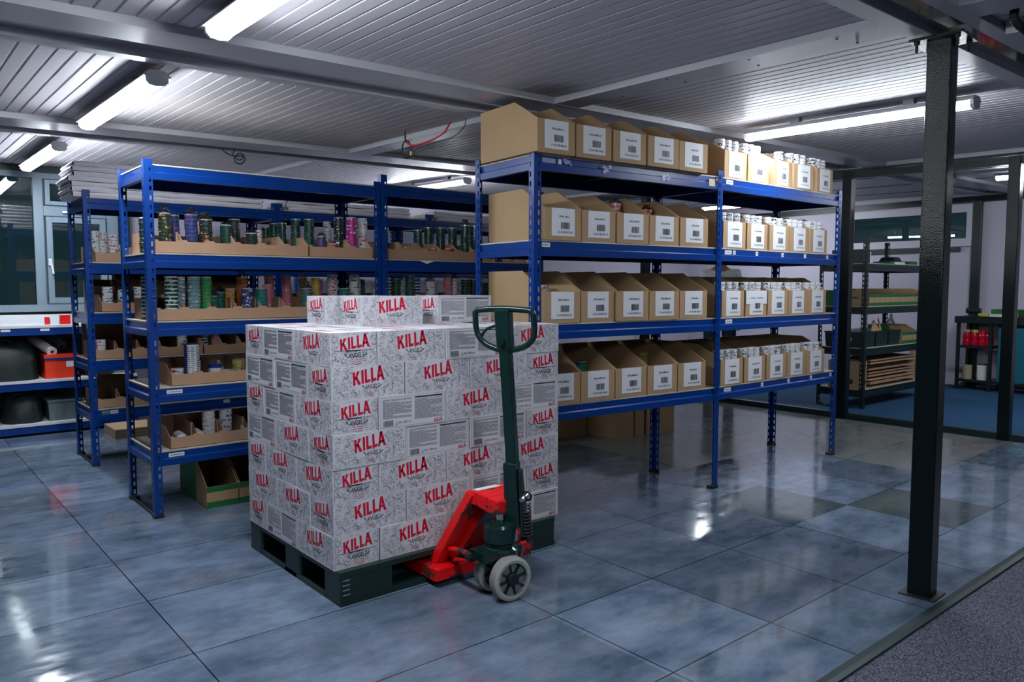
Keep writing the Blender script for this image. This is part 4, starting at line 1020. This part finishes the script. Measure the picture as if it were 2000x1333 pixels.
# steering wheels
ax = Vector((-.10, -.995, 0)).normalized()
WC = Vector((1.993, 2.435, .0925)); RW = .0925
def wheel(c):
    q = MB(); w2 = .025
    prof = [(RW - .024, -w2), (RW - .012, -w2 - .001), (RW - .002, -w2 + .004), (RW, -w2 + .010), (RW, w2 - .010), (RW - .002, w2 - .004), (RW - .012, w2 + .001), (RW - .024, w2)]
    q.lathe(prof, c, 'tyre', 40, axis=ax, mats=['tyre_rim', 'tyre_rim', 'tyre', 'tyre', 'tyre', 'tyre_rim', 'tyre_rim']); wh = q.build('wheel', j); wo = tuple(j.location)
    q = MB(); q.lathe([(RW - .024, -w2 + .002), (RW - .026, -.004), (RW - .026, .004), (RW - .024, w2 - .002)], c, 'hub_grey', 40, axis=ax)
    q.lathe([(.020, -.006), (RW - .025, -.006)], c, 'hub_grey', 32, axis=ax); q.lathe([(RW - .025, .006), (.020, .006)], c, 'hub_grey', 32, axis=ax)
    a = ax.orthogonal().normalized(); b = ax.cross(a)
    for k in range(8):
        t_ = k * math.pi / 4 + .2; d = a * math.cos(t_) + b * math.sin(t_)
        q.bar(c + d * .024, c + d * (RW - .026), .005, w2 * 1.7, 'green_black', up=ax)
    o = q.build('hub', wh, org=wo)
    q = MB(); q.lathe([(0, -w2 - .004), (.024, -w2 - .004), (.026, -w2), (.026, w2), (.024, w2 + .004), (0, w2 + .004)], c, 'rubber', 24, axis=ax); q.build('bearing_cap', wh, org=wo)
wheel(WC + ax * .056); wheel(WC - ax * .066)
q = MB(); q.cyl(WC + ax * .03, WC - ax * .04, .020, 'green_black', 16); q.bar(WC + Vector((0, 0, .0)), (PXc - .02, PYc - .02, .16), .05, .05, 'green_black', up=(0, 1, 0)); q.build('axle', j)
# handle: pivot fork, square mast, loop grip
hl = Vector((.40, -.915, 0)).normalized()          # lateral axis of the handle
mb0 = Vector((2.058, 2.418, .235)); mt = Vector((1.945, 2.372, 1.205)); up = (mt - mb0).normalized()
def H(a, s_, d=0):                                    # a across, s along the mast, d toward the operator
    return mb0 + hl * a + up * s_ + hl.cross(up) * d
q = MB(); q.bar(H(-.005, .06), H(-.005, .34), .050, .060, 'green_black', up=hl, w2=.052, h2=.058); q.bar(H(.038, .02), H(.034, .31), .058, .012, 'green_black', up=hl, w2=.03); q.bar(H(-.038, .02), H(-.034, .31), .058, .012, 'green_black', up=hl, w2=.03)
q.build('handle_yoke', j, bevel=.004)
q = MB(); q.bar(H(0, .32), H(0, .945), .040, .046, 'green_black', up=hl); q.build('mast', j, bevel=.004)
q = MB(); q.bar(H(0, .815), H(0, .985), .046, .062, 'green_black', up=hl, h2=.066); q.build('handle_head', j, bevel=.006)
q = MB(); pts = []
ctl = [(-.140, .955), (-.135, .972), (-.110, .980), (0, .985), (.110, .980), (.135, .972), (.142, .952), (.142, .900), (.130, .862), (.095, .835), (.045, .820), (0, .816), (-.045, .820), (-.095, .838), (-.128, .868), (-.140, .905)]
def cr_(P, closed=True, n=5):
    out = []; N = len(P)
    for i in range(N if closed else N - 1):
        p0, p1, p2, p3 = P[(i - 1) % N], P[i], P[(i + 1) % N], P[(i + 2) % N]
        if not closed: p0 = P[max(i - 1, 0)]; p3 = P[min(i + 2, N - 1)]; p2 = P[i + 1]
        for k in range(n):
            t_ = k / n; out.append(tuple(.5 * (2 * b + (c_ - a) * t_ + (2 * a - 5 * b + 4 * c_ - d) * t_ * t_ + (-a + 3 * b - 3 * c_ + d) * t_ ** 3) for a, b, c_, d in zip(p0, p1, p2, p3)))
    if not closed: out.append(tuple(P[-1]))
    return out
q.tube([H(a * .93, s_) for a, s_ in cr_(ctl)], .0125, 'green_black', 12, closed=True); q.build('loop_grip', j)
q = MB(); q.tube([H(a, s_, -.012) for a, s_ in ((-.012, .915), (-.05, .912), (-.085, .900), (-.105, .882), (-.112, .868))], .0065, 'green_black', 8); q.build('release_lever', j)
q = MB(); q.cyl(H(-.002, .855, -.03), H(-.002, .855, .034), .014, 'green_black', 16); q.build('lever_pivot', j)
q = MB(); F = Face(q, H(-.0215, .585, 0) - hl * .0035, hl.cross(up), up, .0)
o_ = H(-.0242, .60, 0); v_ = hl.cross(up)
q.hexa([o_ - v_ * .017, o_ + v_ * .017, o_ + v_ * .017 + hl * .001, o_ - v_ * .017 + hl * .001], [o_ - v_ * .017 + up * .105, o_ + v_ * .017 + up * .105, o_ + v_ * .017 + hl * .001 + up * .105, o_ - v_ * .017 + hl * .001 + up * .105], 'paper')
F = Face(q, o_ + v_ * .017 - hl * .0004, -v_, up, .0006)
for k in range(12): F.rect(.007, .027, .008 + k * .0075, .008 + k * .0075 + (.0025 if k % 3 else .0045), 'ink')
q.build('barcode_sticker', j, label='white barcode sticker on the mast')
# steel springs and hoses beside the yoke
sp = [H(.058, .02 + .15 * k / 90, .012) + Vector((math.cos(k * .7) * .017, math.sin(k * .7) * .017, 0)) for k in range(90)]
q = MB(); q.tube(sp, .0035, 'rubber', 6); q.cyl(H(.058, .0, .012), H(.058, .13, .012), .010, 'rubber', 12); q.build('return_spring', j)
q = MB(); q.tube([H(.040, .17, -.02), H(.062, .175, -.02), H(.070, .195, -.015), H(.058, .212, -.012), H(.040, .205, -.015)], .005, 'rubber', 8); q.cyl(H(.045, .19, -.03), H(.045, .19, .03), .010, 'steel', 14); q.build('pivot_pin', j)
q = MB(); q.cyl(H(-.045, .185, -.02), H(-.052, .185, -.02), .012, 'crimson', 12); q.build('release_knob', j)
q = MB(); F = Face(q, (1.852, 2.733, .088), (1, 0, 0), (0, .28, .96), .004); F.text('SPECIAL', .046, .012, .016, 'paper', bold=.01, rot=-.0); q.build('lettering', j)

# ------------------------------------------------------------------ cartons on the floor behind the bin rack
def plainbox(x0, x1, y0, y1, z0, z1, label, m='card', grp=None, rz=0, name='cardboard_box', seam=True):
    cx, cy = (x0 + x1) / 2, (y0 + y1) / 2
    q = MB(); q.box(x0, x1, y0, y1, z0, z1, m)
    if seam: q.box(x0, x1, cy - .001, cy + .001, z1, z1 + .0006, 'card_edge'); q.box(x0, x1, cy - .025, cy + .025, z1 + .0006, z1 + .001, 'beige')
    o = q.build(name, None, org=(cx, cy, z0), bevel=.003); o.rotation_euler = (0, 0, R(rz)); return tag(o, label, 'box', grp)
plainbox(4.835, 5.065, 4.38, 4.80, 0, .34, 'brown carton on the floor behind the bin rack, left of three')
plainbox(5.075, 5.20, 4.37, 4.80, 0, .33, 'narrow brown carton between two others behind the bin rack')
plainbox(5.215, 5.585, 4.35, 4.80, 0, .36, 'brown carton on the floor behind the bin rack, right of three')
plainbox(4.42, 4.80, 4.70, 5.10, 0, .30, 'brown carton in the shade farthest left behind the bin rack')
plainbox(3.85, 4.02, 4.30, 4.46, 0, .30, 'small dark brown carton below the bin rack end, near the pallet')

# ------------------------------------------------------------------ wall bench shelves under the window
bs = thing('wall_shelving', 'long white-topped blue shelving bench below the window', 'shelving', (.6, 7.95, 0), world=True)
BX0, BX1, BY0, BY1 = -.60, 1.90, 7.75, 8.25
for z, nm in ((.965, 'worktop'), (.485, 'middle_shelf'), (.105, 'lower_shelf')):
    q = MB(); q.box(BX0, BX1, BY0, BY1, z - .022, z, 'white'); q.build(nm, bs, bevel=.002)
    q = MB(); q.box(BX0, BX1, BY0 + .004, BY0 + .028, z - .085, z - .023, 'blue'); q.build('front_beam', bs)
q = MB(); q.box(BX0, BX1, BY1 - .02, BY1, .965, 1.045, 'white'); q.build('upstand', bs)
for x in (BX0 + .02, .60, BX1 - .03):
    for y in (BY0 + .03, BY1 - .05): q = MB(); q.box(x - .018, x + .018, y, y + .03, 0, .942, 'navy'); q.build('leg', bs)
for i, x in enumerate((.84, 1.13, 1.50)):
    q = MB(); q.box(x, x + .07, BY0 + .0022, BY0 + .004, .915, .935, 'paper'); q.build('sticker', bs)
def bag(x0, x1, y0, y1, z0, h, label, seed):
    rd = random.Random(seed); q = MB(); n, mth = 18, 9; cx, cy = (x0 + x1) / 2, (y0 + y1) / 2; vs = []
    for i in range(mth + 1):
        a = math.pi / 2 * i / mth; zz = h * math.sin(a) ** .8; rr = math.cos(a) ** .45 if i < mth else 0
        for k in range(n):
            t_ = 2 * math.pi * k / n; w_ = 1 + rd.uniform(-.04, .04)
            vs.append((cx + (x1 - x0) / 2 * rr * w_ * abs(math.cos(t_)) ** .7 * (1 if math.cos(t_) > 0 else -1), cy + (y1 - y0) / 2 * rr * w_ * abs(math.sin(t_)) ** .7 * (1 if math.sin(t_) > 0 else -1), z0 + .002 + zz * (1 + (.06 * math.sin(t_ * 3 + seed)))))
    q.mesh(vs, [(i * n + k, i * n + (k + 1) % n, (i + 1) * n + (k + 1) % n, (i + 1) * n + k) for i in range(mth) for k in range(n)], 'bag', True)
    q.poly([vs[k] for k in range(n)][::-1], 'bag'); t = thing('black_bag', label, 'bag', (cx, cy, z0), world=True); q.build('sack', t)
    q = MB(); q.tube([(cx - .08, cy - .05, z0 + h * .93), (cx - .05, cy - .06, z0 + h * 1.06), (cx + .03, cy - .06, z0 + h * 1.06), (cx + .07, cy - .05, z0 + h * .94)], .011, 'bag', 8); q.build('handle', t)
bag(.62, 1.13, 7.78, 8.20, .486, .33, 'big black bag on the middle shelf beside the red tote', 2)
bag(.84, 1.155, 7.80, 8.18, .106, .235, 'black bag on the lower shelf beside the grey crate', 5)
t = thing('red_tote', 'bright orange-red tote box with a pale label on the middle shelf', 'box', (1.28, 7.95, .4855), world=True)
q = MB(); q.box(1.160, 1.42, 7.80, 8.08, .4857, .665, 'orange'); q.build('body', t, bevel=.006)
q = MB(); q.box(1.155, 1.425, 7.795, 8.085, .665, .700, 'orange'); q.box(1.155, 1.425, 7.7935, 7.795, .650, .668, 'blue'); q.build('rim', t, bevel=.003)
q = MB(); q.box(1.325, 1.39, 7.798, 7.7995, .585, .635, 'paper'); q.build('label_plate', t)
t = thing('grey_crate', 'grey lidded plastic crate on the lower shelf', 'crate', (1.28, 7.97, .1055), world=True)
q = MB(); q.hexa([(1.185, 7.82, .1057), (1.44, 7.82, .1057), (1.44, 8.12, .1057), (1.185, 8.12, .1057)], [(1.172, 7.805, .275), (1.455, 7.805, .275), (1.455, 8.135, .275), (1.172, 8.135, .275)], 'greybox')
for x in (1.22, 1.30, 1.38): q.box(x, x + .006, 7.802, 7.812, .13, .27, 'greybox')
q.build('body', t, bevel=.004)
q = MB(); q.box(1.165, 1.462, 7.798, 8.142, .275, .292, 'greybox'); q.build('lid', t, bevel=.004)
def roll(p0, p1, r, label, m='foam'):
    q = MB(); q.cyl(p0, p1, r, m, 22); d = (Vector(p1) - Vector(p0)).normalized(); q.cyl(Vector(p0) - d * .002, Vector(p0), r * .35, 'ink', 14)
    tag(q.build('film_roll', None, org=p0), label, 'roll')
roll((1.225, 7.83, .722), (1.12, 8.18, .83), .042, 'white film roll tilted across the red tote')
roll((1.33, 8.02, .75), (1.22, 8.20, .86), .050, 'second pale roll leaning behind the first above the tote', 'greybox')
bag(1.47, 1.75, 7.85, 8.15, .486, .30, 'dark sack at the end of the middle shelf behind the blue posts', 9)
plainbox(1.305, 1.385, 7.86, 7.92, .9655, 1.045, 'small bright red box on the white worktop', 'red', seam=False)
plainbox(1.225, 1.295, 7.86, 7.92, .9655, 1.02, 'small white box on the worktop beside the red one', 'white', seam=False)
plainbox(1.185, 1.220, 7.86, 7.90, .9655, 1.03, 'tiny red and white packet at the left of the worktop items', 'red', seam=False)
q = MB(); q.box(1.50, 2.05, 7.0, 7.4, 0.0, .10, 'black_steel'); 
q = MB()
for k in range(4): q.box(1.55, 2.15, 7.10, 7.50, .0 + k * .022, .018 + k * .022, 'card_edge')
tag(q.build('flat_cardboard', None, org=(1.8, 7.3, 0)), 'small pile of flat cardboard on the floor behind the second row', 'cardboard')

# ------------------------------------------------------------------ person behind the bin rack
import bmesh
def skin_obj(name, pts, edges, radii, m, parent, root=0):
    bm_ = bmesh.new(); sl = bm_.verts.layers.skin.verify(); vs = [bm_.verts.new(p_) for p_ in pts]
    for a, b in edges: bm_.edges.new((vs[a], vs[b]))
    for i, v in enumerate(vs):
        r = radii[i]; v[sl].radius = r if isinstance(r, tuple) else (r, r); v[sl].use_root = (i == root)
    me = bpy.data.meshes.new(name); bm_.to_mesh(me); bm_.free(); me.materials.append(M[m])
    o = bpy.data.objects.new(name, me); C.objects.link(o); o.parent = parent
    s_ = o.modifiers.new('skin', 'SKIN'); s_.use_smooth_shade = True
    sb = o.modifiers.new('sub', 'SUBSURF'); sb.levels = 1; sb.render_levels = 2
    return o
pe = thing('person', 'person in a white t-shirt standing behind the bin rack, mostly hidden', 'person', (7.86, 5.46, 0), R(-55))
pe.scale = (1.03, 1.03, 1.035)
body = [(0, 0, .95), (0, 0, 1.12), (0, .01, 1.32), (0, .01, 1.42), (0, 0, 1.50), (0, -.01, 1.60), (0, -.02, 1.70),
        (-.10, 0, .90), (-.11, -.01, .50), (-.12, .02, .09), (-.12, -.13, .035), (.10, 0, .90), (.11, -.01, .50), (.12, .02, .09), (.12, -.13, .035),
        (-.18, .01, 1.40), (-.23, .02, 1.13), (-.22, -.10, .93), (-.21, -.15, .86), (.18, .01, 1.40), (.23, .02, 1.13), (.22, -.10, .93), (.21, -.15, .86)]
be = [(0, 1), (1, 2), (2, 3), (3, 4), (4, 5), (5, 6), (0, 7), (7, 8), (8, 9), (9, 10), (0, 11), (11, 12), (12, 13), (13, 14), (3, 15), (15, 16), (16, 17), (17, 18), (3, 19), (19, 20), (20, 21), (21, 22)]
br = [(.15, .10), (.14, .10), (.15, .11), (.12, .09), .052, .075, .075, .085, .058, .040, (.045, .03), .085, .058, .040, (.045, .03), .052, .040, .030, .028, .052, .040, .030, .028]
for sg in (-1, 1):
    w0 = 18 if sg < 0 else 22
    for k, (dx, L3) in enumerate(((-.022, .055), (-.008, .062), (.008, .058), (.021, .045), (.034, .035))):
        i0 = len(body); x, y, z = body[w0]
        body += [(x + dx * .9, y - .02 if k < 4 else y + .0, z - .045 if k < 4 else z - .02), (x + dx * 1.05, y - .028 if k < 4 else y - .03, z - .045 - L3 * .6 if k < 4 else z - .045), (x + dx, y - .018 if k < 4 else y - .045, z - .045 - L3 if k < 4 else z - .065)]
        be += [(w0, i0), (i0, i0 + 1), (i0 + 1, i0 + 2)]; br += [.0095, .0085, .007]
skin_obj('body', body, be, br, 'skin', pe)
skin_obj('t_shirt', [(0, 0, .98), (0, 0, 1.15), (0, .01, 1.33), (0, .01, 1.435), (-.175, .01, 1.415), (-.225, .02, 1.20), (.175, .01, 1.415), (.225, .02, 1.20), (0, 0, 1.465)],
         [(0, 1), (1, 2), (2, 3), (3, 4), (4, 5), (3, 6), (6, 7), (3, 8)], [(.175, .125), (.165, .12), (.175, .13), (.14, .10), .068, .062, .068, .062, (.075, .065)], 'cotton', pe)
skin_obj('trousers', [(0, 0, .97), (-.10, 0, .88), (-.11, -.01, .50), (-.12, .02, .08), (.10, 0, .88), (.11, -.01, .50), (.12, .02, .08)], [(0, 1), (1, 2), (2, 3), (0, 4), (4, 5), (5, 6)], [(.17, .12), .10, .075, .062, .10, .075, .062], 'denim', pe)
q = MB(); q.lathe([(0, .115), (.05, .105), (.078, .07), (.088, .02), (.086, -.02), (.070, -.035)], (0, 0.005, 1.70), 'hair', 20); q.build('hair', pe)
q = MB(); q.lathe([(0, -.02), (.008, -.012), (.010, .0), (0, .02)], (0, -.100, 1.665), 'skin', 8)
for sg in (-1, 1): q.cyl((sg * .03, -.088, 1.690), (sg * .03, -.094, 1.690), .008, 'ink', 10); q.lathe([(0, -.03), (.012, -.02), (.014, .01), (0, .03)], (sg * .082, 0, 1.67), 'skin', 8)
q.box(-.022, .022, -.093, -.088, 1.622, 1.628, 'crimson'); q.build('face', pe)

# ------------------------------------------------------------------ the blue-floored store
K = rack('shelving_rack', 'black rack with green bins and cartons in the blue-floored store', 'rack', (8.045, 3.785, 0), 0, 1.60, .52, [1.545, 1.085, .640, .195], 1.83, m='black_steel', under='black_steel')
def onK(x, y, z): X, Y = fr(K, x, y); return (X, Y, z + .009)
for k in range(11):
    mkbin(onK(.14 + k * .128, .03, 1.085), 0, 'k', (.124, .40, .125, .185, .13), 'small green-banded bin on the black rack, number %d from its left post' % (k + 1), 'green-banded bins on the black rack', kw={'green': True})
plainbox(7.86 + .0, 8.13, 3.84, 4.24, 1.0945, 1.30, 'carton with a green end on the black rack, behind its left post', grp=None) if False else None
t = thing('product_carton', 'brown carton with a green side left on the black rack', 'box', (8.10, 4.05, 1.094), world=True)
q = MB(); q.box(8.055, 8.165, 3.82, 4.10, 1.0945, 1.265, 'card'); q.build('body', t, bevel=.002)
q = MB(); q.box(8.056, 8.164, 4.10, 4.28, 1.0946, 1.264, 'card_green'); q.build('green_side', t)
q = MB(); q.box(8.053, 8.055, 3.87, 3.95, 1.175, 1.195, 'card_green'); q.build('printed_mark', t)
for i in range(3):
    t = thing('stacking_bin', 'black plastic bin on the black rack, %s from its left post' % OR[i], 'bin', onK(.03 + i * .31, .03, .640), group='black bins on the black rack')
    q = MB(); q.hexa([(0.01, .01, 0), (.275, .01, 0), (.275, .42, 0), (.01, .42, 0)], [(0, 0, .16), (.285, 0, .16), (.285, .43, .16), (0, .43, .16)], 'black_plastic'); q.build('body', t, bevel=.006)
    q = MB(); q.box(-.004, .289, -.004, .434, .150, .166, 'black_plastic'); q.build('rim', t, bevel=.003)
    if i == 0: q = MB(); q.box(-.006, -.0045, .12, .24, .07, .10, 'paper'); q.build('label_plate', t)
for i in range(3): mkbin(onK(.98 + i * .14, .03, .640), 0, 'k2', (.132, .40, .13, .21, .14), 'green-banded bin beside the black bins, %s from the left' % OR[i], 'green-banded bins beside the black bins', kw={'green': True})
t = thing('water_bottle', 'clear blue-labelled plastic bottle on the black rack', 'bottle', onK(1.22, .30, .640 + 0)); t.location[2] = .85
t.location = (*fr(K, 1.52, .40), .649)
q = MB(); q.lathe([(0, 0), (.042, 0), (.044, .02), (.044, .22), (.016, .28), (.014, .30), (0, .30)], (0, 0, 0), 'film', 20); q.build('body', t)
q = MB(); q.lathe([(.0452, .10), (.0452, .18)], (0, 0, 0), 'blue', 20); q.build('label_band', t); q = MB(); q.cyl((0, 0, .298), (0, 0, .318), .015, 'white', 12); q.build('cap', t)
def cutcard(x, y, z, s_, label, sd):
    rd = random.Random(sd); q = MB(); q.hexa([(-.01, 0, 0), (s_, 0, 0), (s_, .006, 0), (-.01, .006, 0)], [(s_ * .3, .03, s_ * .8), (s_ * .5, .03, s_ * .95), (s_ * .5, .036, s_ * .95), (s_ * .3, .036, s_ * .8)], 'card_warm')
    o = q.build('cardboard_offcut', None); o.location = (*fr(K, x, y), z); o.rotation_euler = (0, 0, R(rd.uniform(-20, 20))); tag(o, label, 'cardboard')
cutcard(.42, .12, .649 + .160, .13, 'brown cardboard offcut sticking out of a black bin, left', 1); cutcard(.58, .10, .649 + .160, .15, 'brown cardboard offcut sticking out of a black bin, right', 2)
t = thing('tape_gun', 'dark helmet-shaped tape dispenser on the upper shelf of black rack', 'tool', onK(.86, .10, 1.545))
q = MB(); q.hexa([(0, 0, 0), (.26, 0, 0), (.26, .20, 0), (0, .20, 0)], [(.05, .03, .085), (.22, .03, .085), (.22, .17, .085), (.05, .17, .085)], 'black_steel'); q.build('cover', t, bevel=.012)
q = MB(); q.box(.0, .265, -.012, .0, .0, .028, 'white'); q.build('front_edge', t, bevel=.003)
plainbox(8.10, 8.27, 3.86, 4.20, 1.554, 1.70, 'dark box on the upper shelf of the black rack beside its post', 'black_plastic', seam=False)
plainbox(8.75, 8.86, 3.86, 4.05, 1.554, 1.585, 'low green box on the upper shelf left of the dispenser', 'card_green', seam=False)
plainbox(9.24, 9.46, 3.86, 4.05, 1.554, 1.595, 'low green box on the upper shelf right of the dispenser', 'card_green', seam=False)
plainbox(8.33, 8.38, 3.9, 4.0, 1.554, 1.68, 'slim white pack standing on the upper shelf of black rack', 'white', seam=False)
t = thing('printed_carton', 'upright carton with red print on the lowest shelf of black rack', 'box', (8.14, 4.0, .204), world=True)
q = MB(); q.box(8.07, 8.215, 3.83, 4.19, .2042, .50, 'card'); F = Face(q, (8.07, 3.83, .204), (1, 0, 0), (0, 0, 1)); F.text('KILLA', .07, .17, .045, 'ink_red', rot=1.3); F.rect(.09, .13, .05, .09, 'ink')
F = Face(q, (8.07, 4.19, .204), (0, -1, 0), (0, 0, 1)); F.rect(.08, .24, .215, .22, 'ink'); F.rect(.12, .28, .05, .10, 'ink'); q.build('body', t, bevel=.003)
for i in range(9):
    z = .2042 + (i % 9) * .024 if i < 4 else .30 + (i - 4) * .035
    q = MB(); a = random.uniform(-.03, .03); q.box(8.30 + a, 9.45 + a, 3.84 + a, 4.22, .2042 + i * .036, .2042 + i * .036 + .012 + .010 * (i % 2), 'card_warm'); tag(q.build('flat_cardboard', None, org=(8.9, 4.0, .2042 + i * .036)), 'flat cardboard, number %d from the bottom, lowest shelf of black rack' % (i + 1), 'cardboard', 'flat cardboard on the black rack')
    q = MB() 
    if i < 8: 
        pass
# black bench at the right edge
bn = thing('black_bench', 'black metal bench with shelves at the right edge', 'bench', (10.78, 3.2, 0), world=True)
q = MB(); q.box(10.56, 10.97, 2.30, 3.83, .845, .93, 'black_steel'); q.build('top', bn, bevel=.004)
for (z, y0, y1) in ((.53, 3.40, 3.80), (.10, 2.32, 3.80)): q = MB(); q.box(10.60, 10.95, y0, y1, z, z + .03, 'black_steel'); q.build('shelf', bn)
for x in (10.60, 10.93):
    for y in (3.79, 3.42, 2.34): q = MB(); q.box(x - .018, x + .018, y - .018, y + .018, 0, .845, 'black_steel'); q.build('leg', bn)
for i, (y, c_) in enumerate(((3.72, 'beige'), (3.63, 'yellow'), (3.54, 'crimson'), (3.46, 'crimson'))):
    t = thing('red_tub', ['red tub with a cream lid, leftmost on the bench shelf', 'red tub with a yellow lid on the bench shelf', 'red tub with a red lid beside the yellow-lidded one', 'red tub with a red lid, rightmost on the bench shelf'][i], 'tub', (10.68, y, .5605), group='red tubs on the bench shelf')
    q = MB(); q.lathe([(0, 0), (.040, 0), (.046, .02), (.046, .06), (.042, .075), (.046, .09), (.046, .13), (.038, .15), (.036, .17), (0, .17)], (0, 0, 0), 'crimson', 18); q.build('body', t)
    q = MB(); q.lathe([(.040, .165), (.040, .20), (0, .202)], (0, 0, 0), c_, 18); q.build('lid', t)
def can(x, y, z, r, h, m, label, lid='steel'):
    t = thing('can', label, 'can', (x, y, z)); q = MB(); q.lathe([(0, 0), (r, 0), (r, h), (0, h)], (0, 0, 0), m, 20); q.build('body', t)
    q = MB(); q.lathe([(r * 1.02, h - .01), (r * 1.02, h + .006), (0, h + .006)], (0, 0, 0), lid, 20); q.build('lid', t); return t
can(10.68, 3.70, .1305, .055, .17, 'beige', 'striped beige roll can on the bottom shelf of bench', 'beige'); can(10.68, 3.53, .1305, .055, .20, 'white', 'white can with a red band and a steel lid', 'steel')
t = can(10.66, 3.44, .1305, .02, .12, 'white', 'thin white bottle at the right of the bottom bench shelf', 'white')
t = thing('teal_box', 'large teal box with a white label under the bench, right edge', 'box', (10.76, 2.9, .131), world=True)
q = MB(); q.box(10.60, 10.93, 2.40, 3.34, .1312, .80, 'teal_box'); q.build('body', t, bevel=.006)
q = MB(); q.box(10.597, 10.5995, 2.90, 3.04, .42, .60, 'paper'); F = Face(q, (10.597, 3.04, .42), (0, -1, 0), (0, 0, 1)); F.rect(.015, .06, .03, .10, 'ink'); F.rect(.015, .09, .15, .155, 'ink'); q.build('shipping_label', t)
for i, (y0, y1) in enumerate(((3.15, 3.45), (2.55, 3.00))):
    plainbox(10.65, 10.90, y0, y1, .9305, 1.02 if i == 0 else 1.05, ['green tray box on the black bench top, left', 'green and white box on the bench top at the right edge'][i], 'card_green', seam=False)
plainbox(10.60, 10.645, 3.15, 3.45, .9305, .965, 'white strip box in front of the green box on the bench', 'white', seam=False)
t = thing('power_drill', 'dark tangle of power tool with yellow grip on the bench top', 'tool', (10.70, 3.62, .9305))
q = MB(); q.cyl((-.06, .10, .07), (-.06, -.06, .07), .035, 'black_plastic', 14); q.bar((-.06, .02, .06), (-.04, -.02, .0), .04, .04, 'black_plastic', up=(1, 0, 0)); q.build('body', t, bevel=.003)
q = MB(); q.bar((-.09, -.05, .025), (-.09, -.16, .02), .035, .03, 'yellow'); q.build('yellow_grip', t)
# items glimpsed between the racks
plainbox(7.95, 8.35, 6.9, 7.4, 0, .9, 'tall pale cabinet at the back of the blue-floored store', 'white', seam=False, name='cabinet')
plainbox(10.45, 10.80, 4.05, 4.32, 0, .55, 'brown carton on the blue floor left of the bench')
# a grey whiteboard panel and dark rack seen behind the bins
struct('trim_26', MB().box(6.2, 7.2, YB - .02, YB, 1.1, 1.9, 'teal_box' if False else 'greybox'))

# ------------------------------------------------------------------ loose cables at the ceiling
t = thing('cable_loop', 'loop of dark cable with a red lead hanging from the ceiling', 'cable', (2.88, 4.40, 2.30), world=True)
c0 = Vector((2.79, 4.42, 2.215))
ring = []
for k in range(40):
    a = 2 * math.pi * k / 40; ring.append(c0 + Vector((.64 * .0 + .030 * math.cos(a) * .77, -.030 * math.cos(a) * .64 + 0, 0)) + Vector((0, 0, .058 * math.sin(a))))
q = MB(); q.tube(ring, .0035, 'cable_dark', 8, closed=True); q.tube([p_ + Vector((.006, .004, .003 * math.sin(i))) for i, p_ in enumerate(ring)], .003, 'cable_dark', 8, closed=True); q.build('coil', t)
q = MB(); q.tube(cr_([(2.79, 4.44, 2.272), (2.80, 4.36, 2.235), (2.83, 4.22, 2.245), (2.86, 4.10, 2.28), (2.88, 4.04, 2.345)], False), .006, 'cable_red', 8); q.build('red_lead', t)
q = MB(); q.tube(cr_([(2.815, 4.40, 2.20), (2.83, 4.24, 2.225), (2.86, 4.00, 2.24), (2.88, 3.90, 2.29), (2.885, 3.88, 2.345)], False), .003, 'cable_dark', 8); q.build('dark_lead', t)
q = MB(); q.cyl((2.812, 4.40, 2.175), (2.812, 4.395, 2.200), .009, 'yellow', 10); q.build('connector', t)
q = MB(); q.tube(cr_([(2.79, 4.43, 2.27), (2.80, 4.45, 2.30), (2.80, 4.45, 2.345)], False), .006, 'cable_dark', 8); q.build('drop', t)
t = thing('cable_knot', 'small knot of black cable hanging below the ceiling rail', 'cable', (2.20, 5.90, 2.30), world=True)
pts = [(2.10, 5.93, 2.345), (2.14, 5.93, 2.315), (2.19, 5.92, 2.300), (2.25, 5.91, 2.305), (2.27, 5.91, 2.280), (2.24, 5.91, 2.245), (2.20, 5.91, 2.250), (2.19, 5.92, 2.290), (2.23, 5.91, 2.325), (2.26, 5.90, 2.300), (2.22, 5.90, 2.270), (2.18, 5.92, 2.305), (2.20, 5.92, 2.350)]
q = MB(); q.tube(cr_(pts, False), .0045, 'rubber', 8); q.build('cable', t)
t = thing('flexible_conduit', 'thick black corrugated conduit curving off the ceiling at top right', 'cable', (3.25, 1.05, 2.28), world=True)
pts = cr_([(3.27, 1.02, 2.345), (3.25, 1.02, 2.28), (3.28, 1.0, 2.245), (3.34, .99, 2.235), (3.40, .98, 2.24)], False, 8)
q = MB(); 
for a, b in zip(pts, pts[1:]): q.cyl(a, b, .013, 'rubber', 12); q.cyl(a, Vector(a) + (Vector(b) - Vector(a)) * .4, .0155, 'rubber', 12)
q.build('conduit', t); q = MB(); q.tube(cr_([pts[-1], (3.47, .96, 2.26), (3.54, .93, 2.285)], False), .004, 'rubber', 8); q.build('wire', t)

for o in list(bpy.data.objects):
    if '_w' in o: del o['_w']
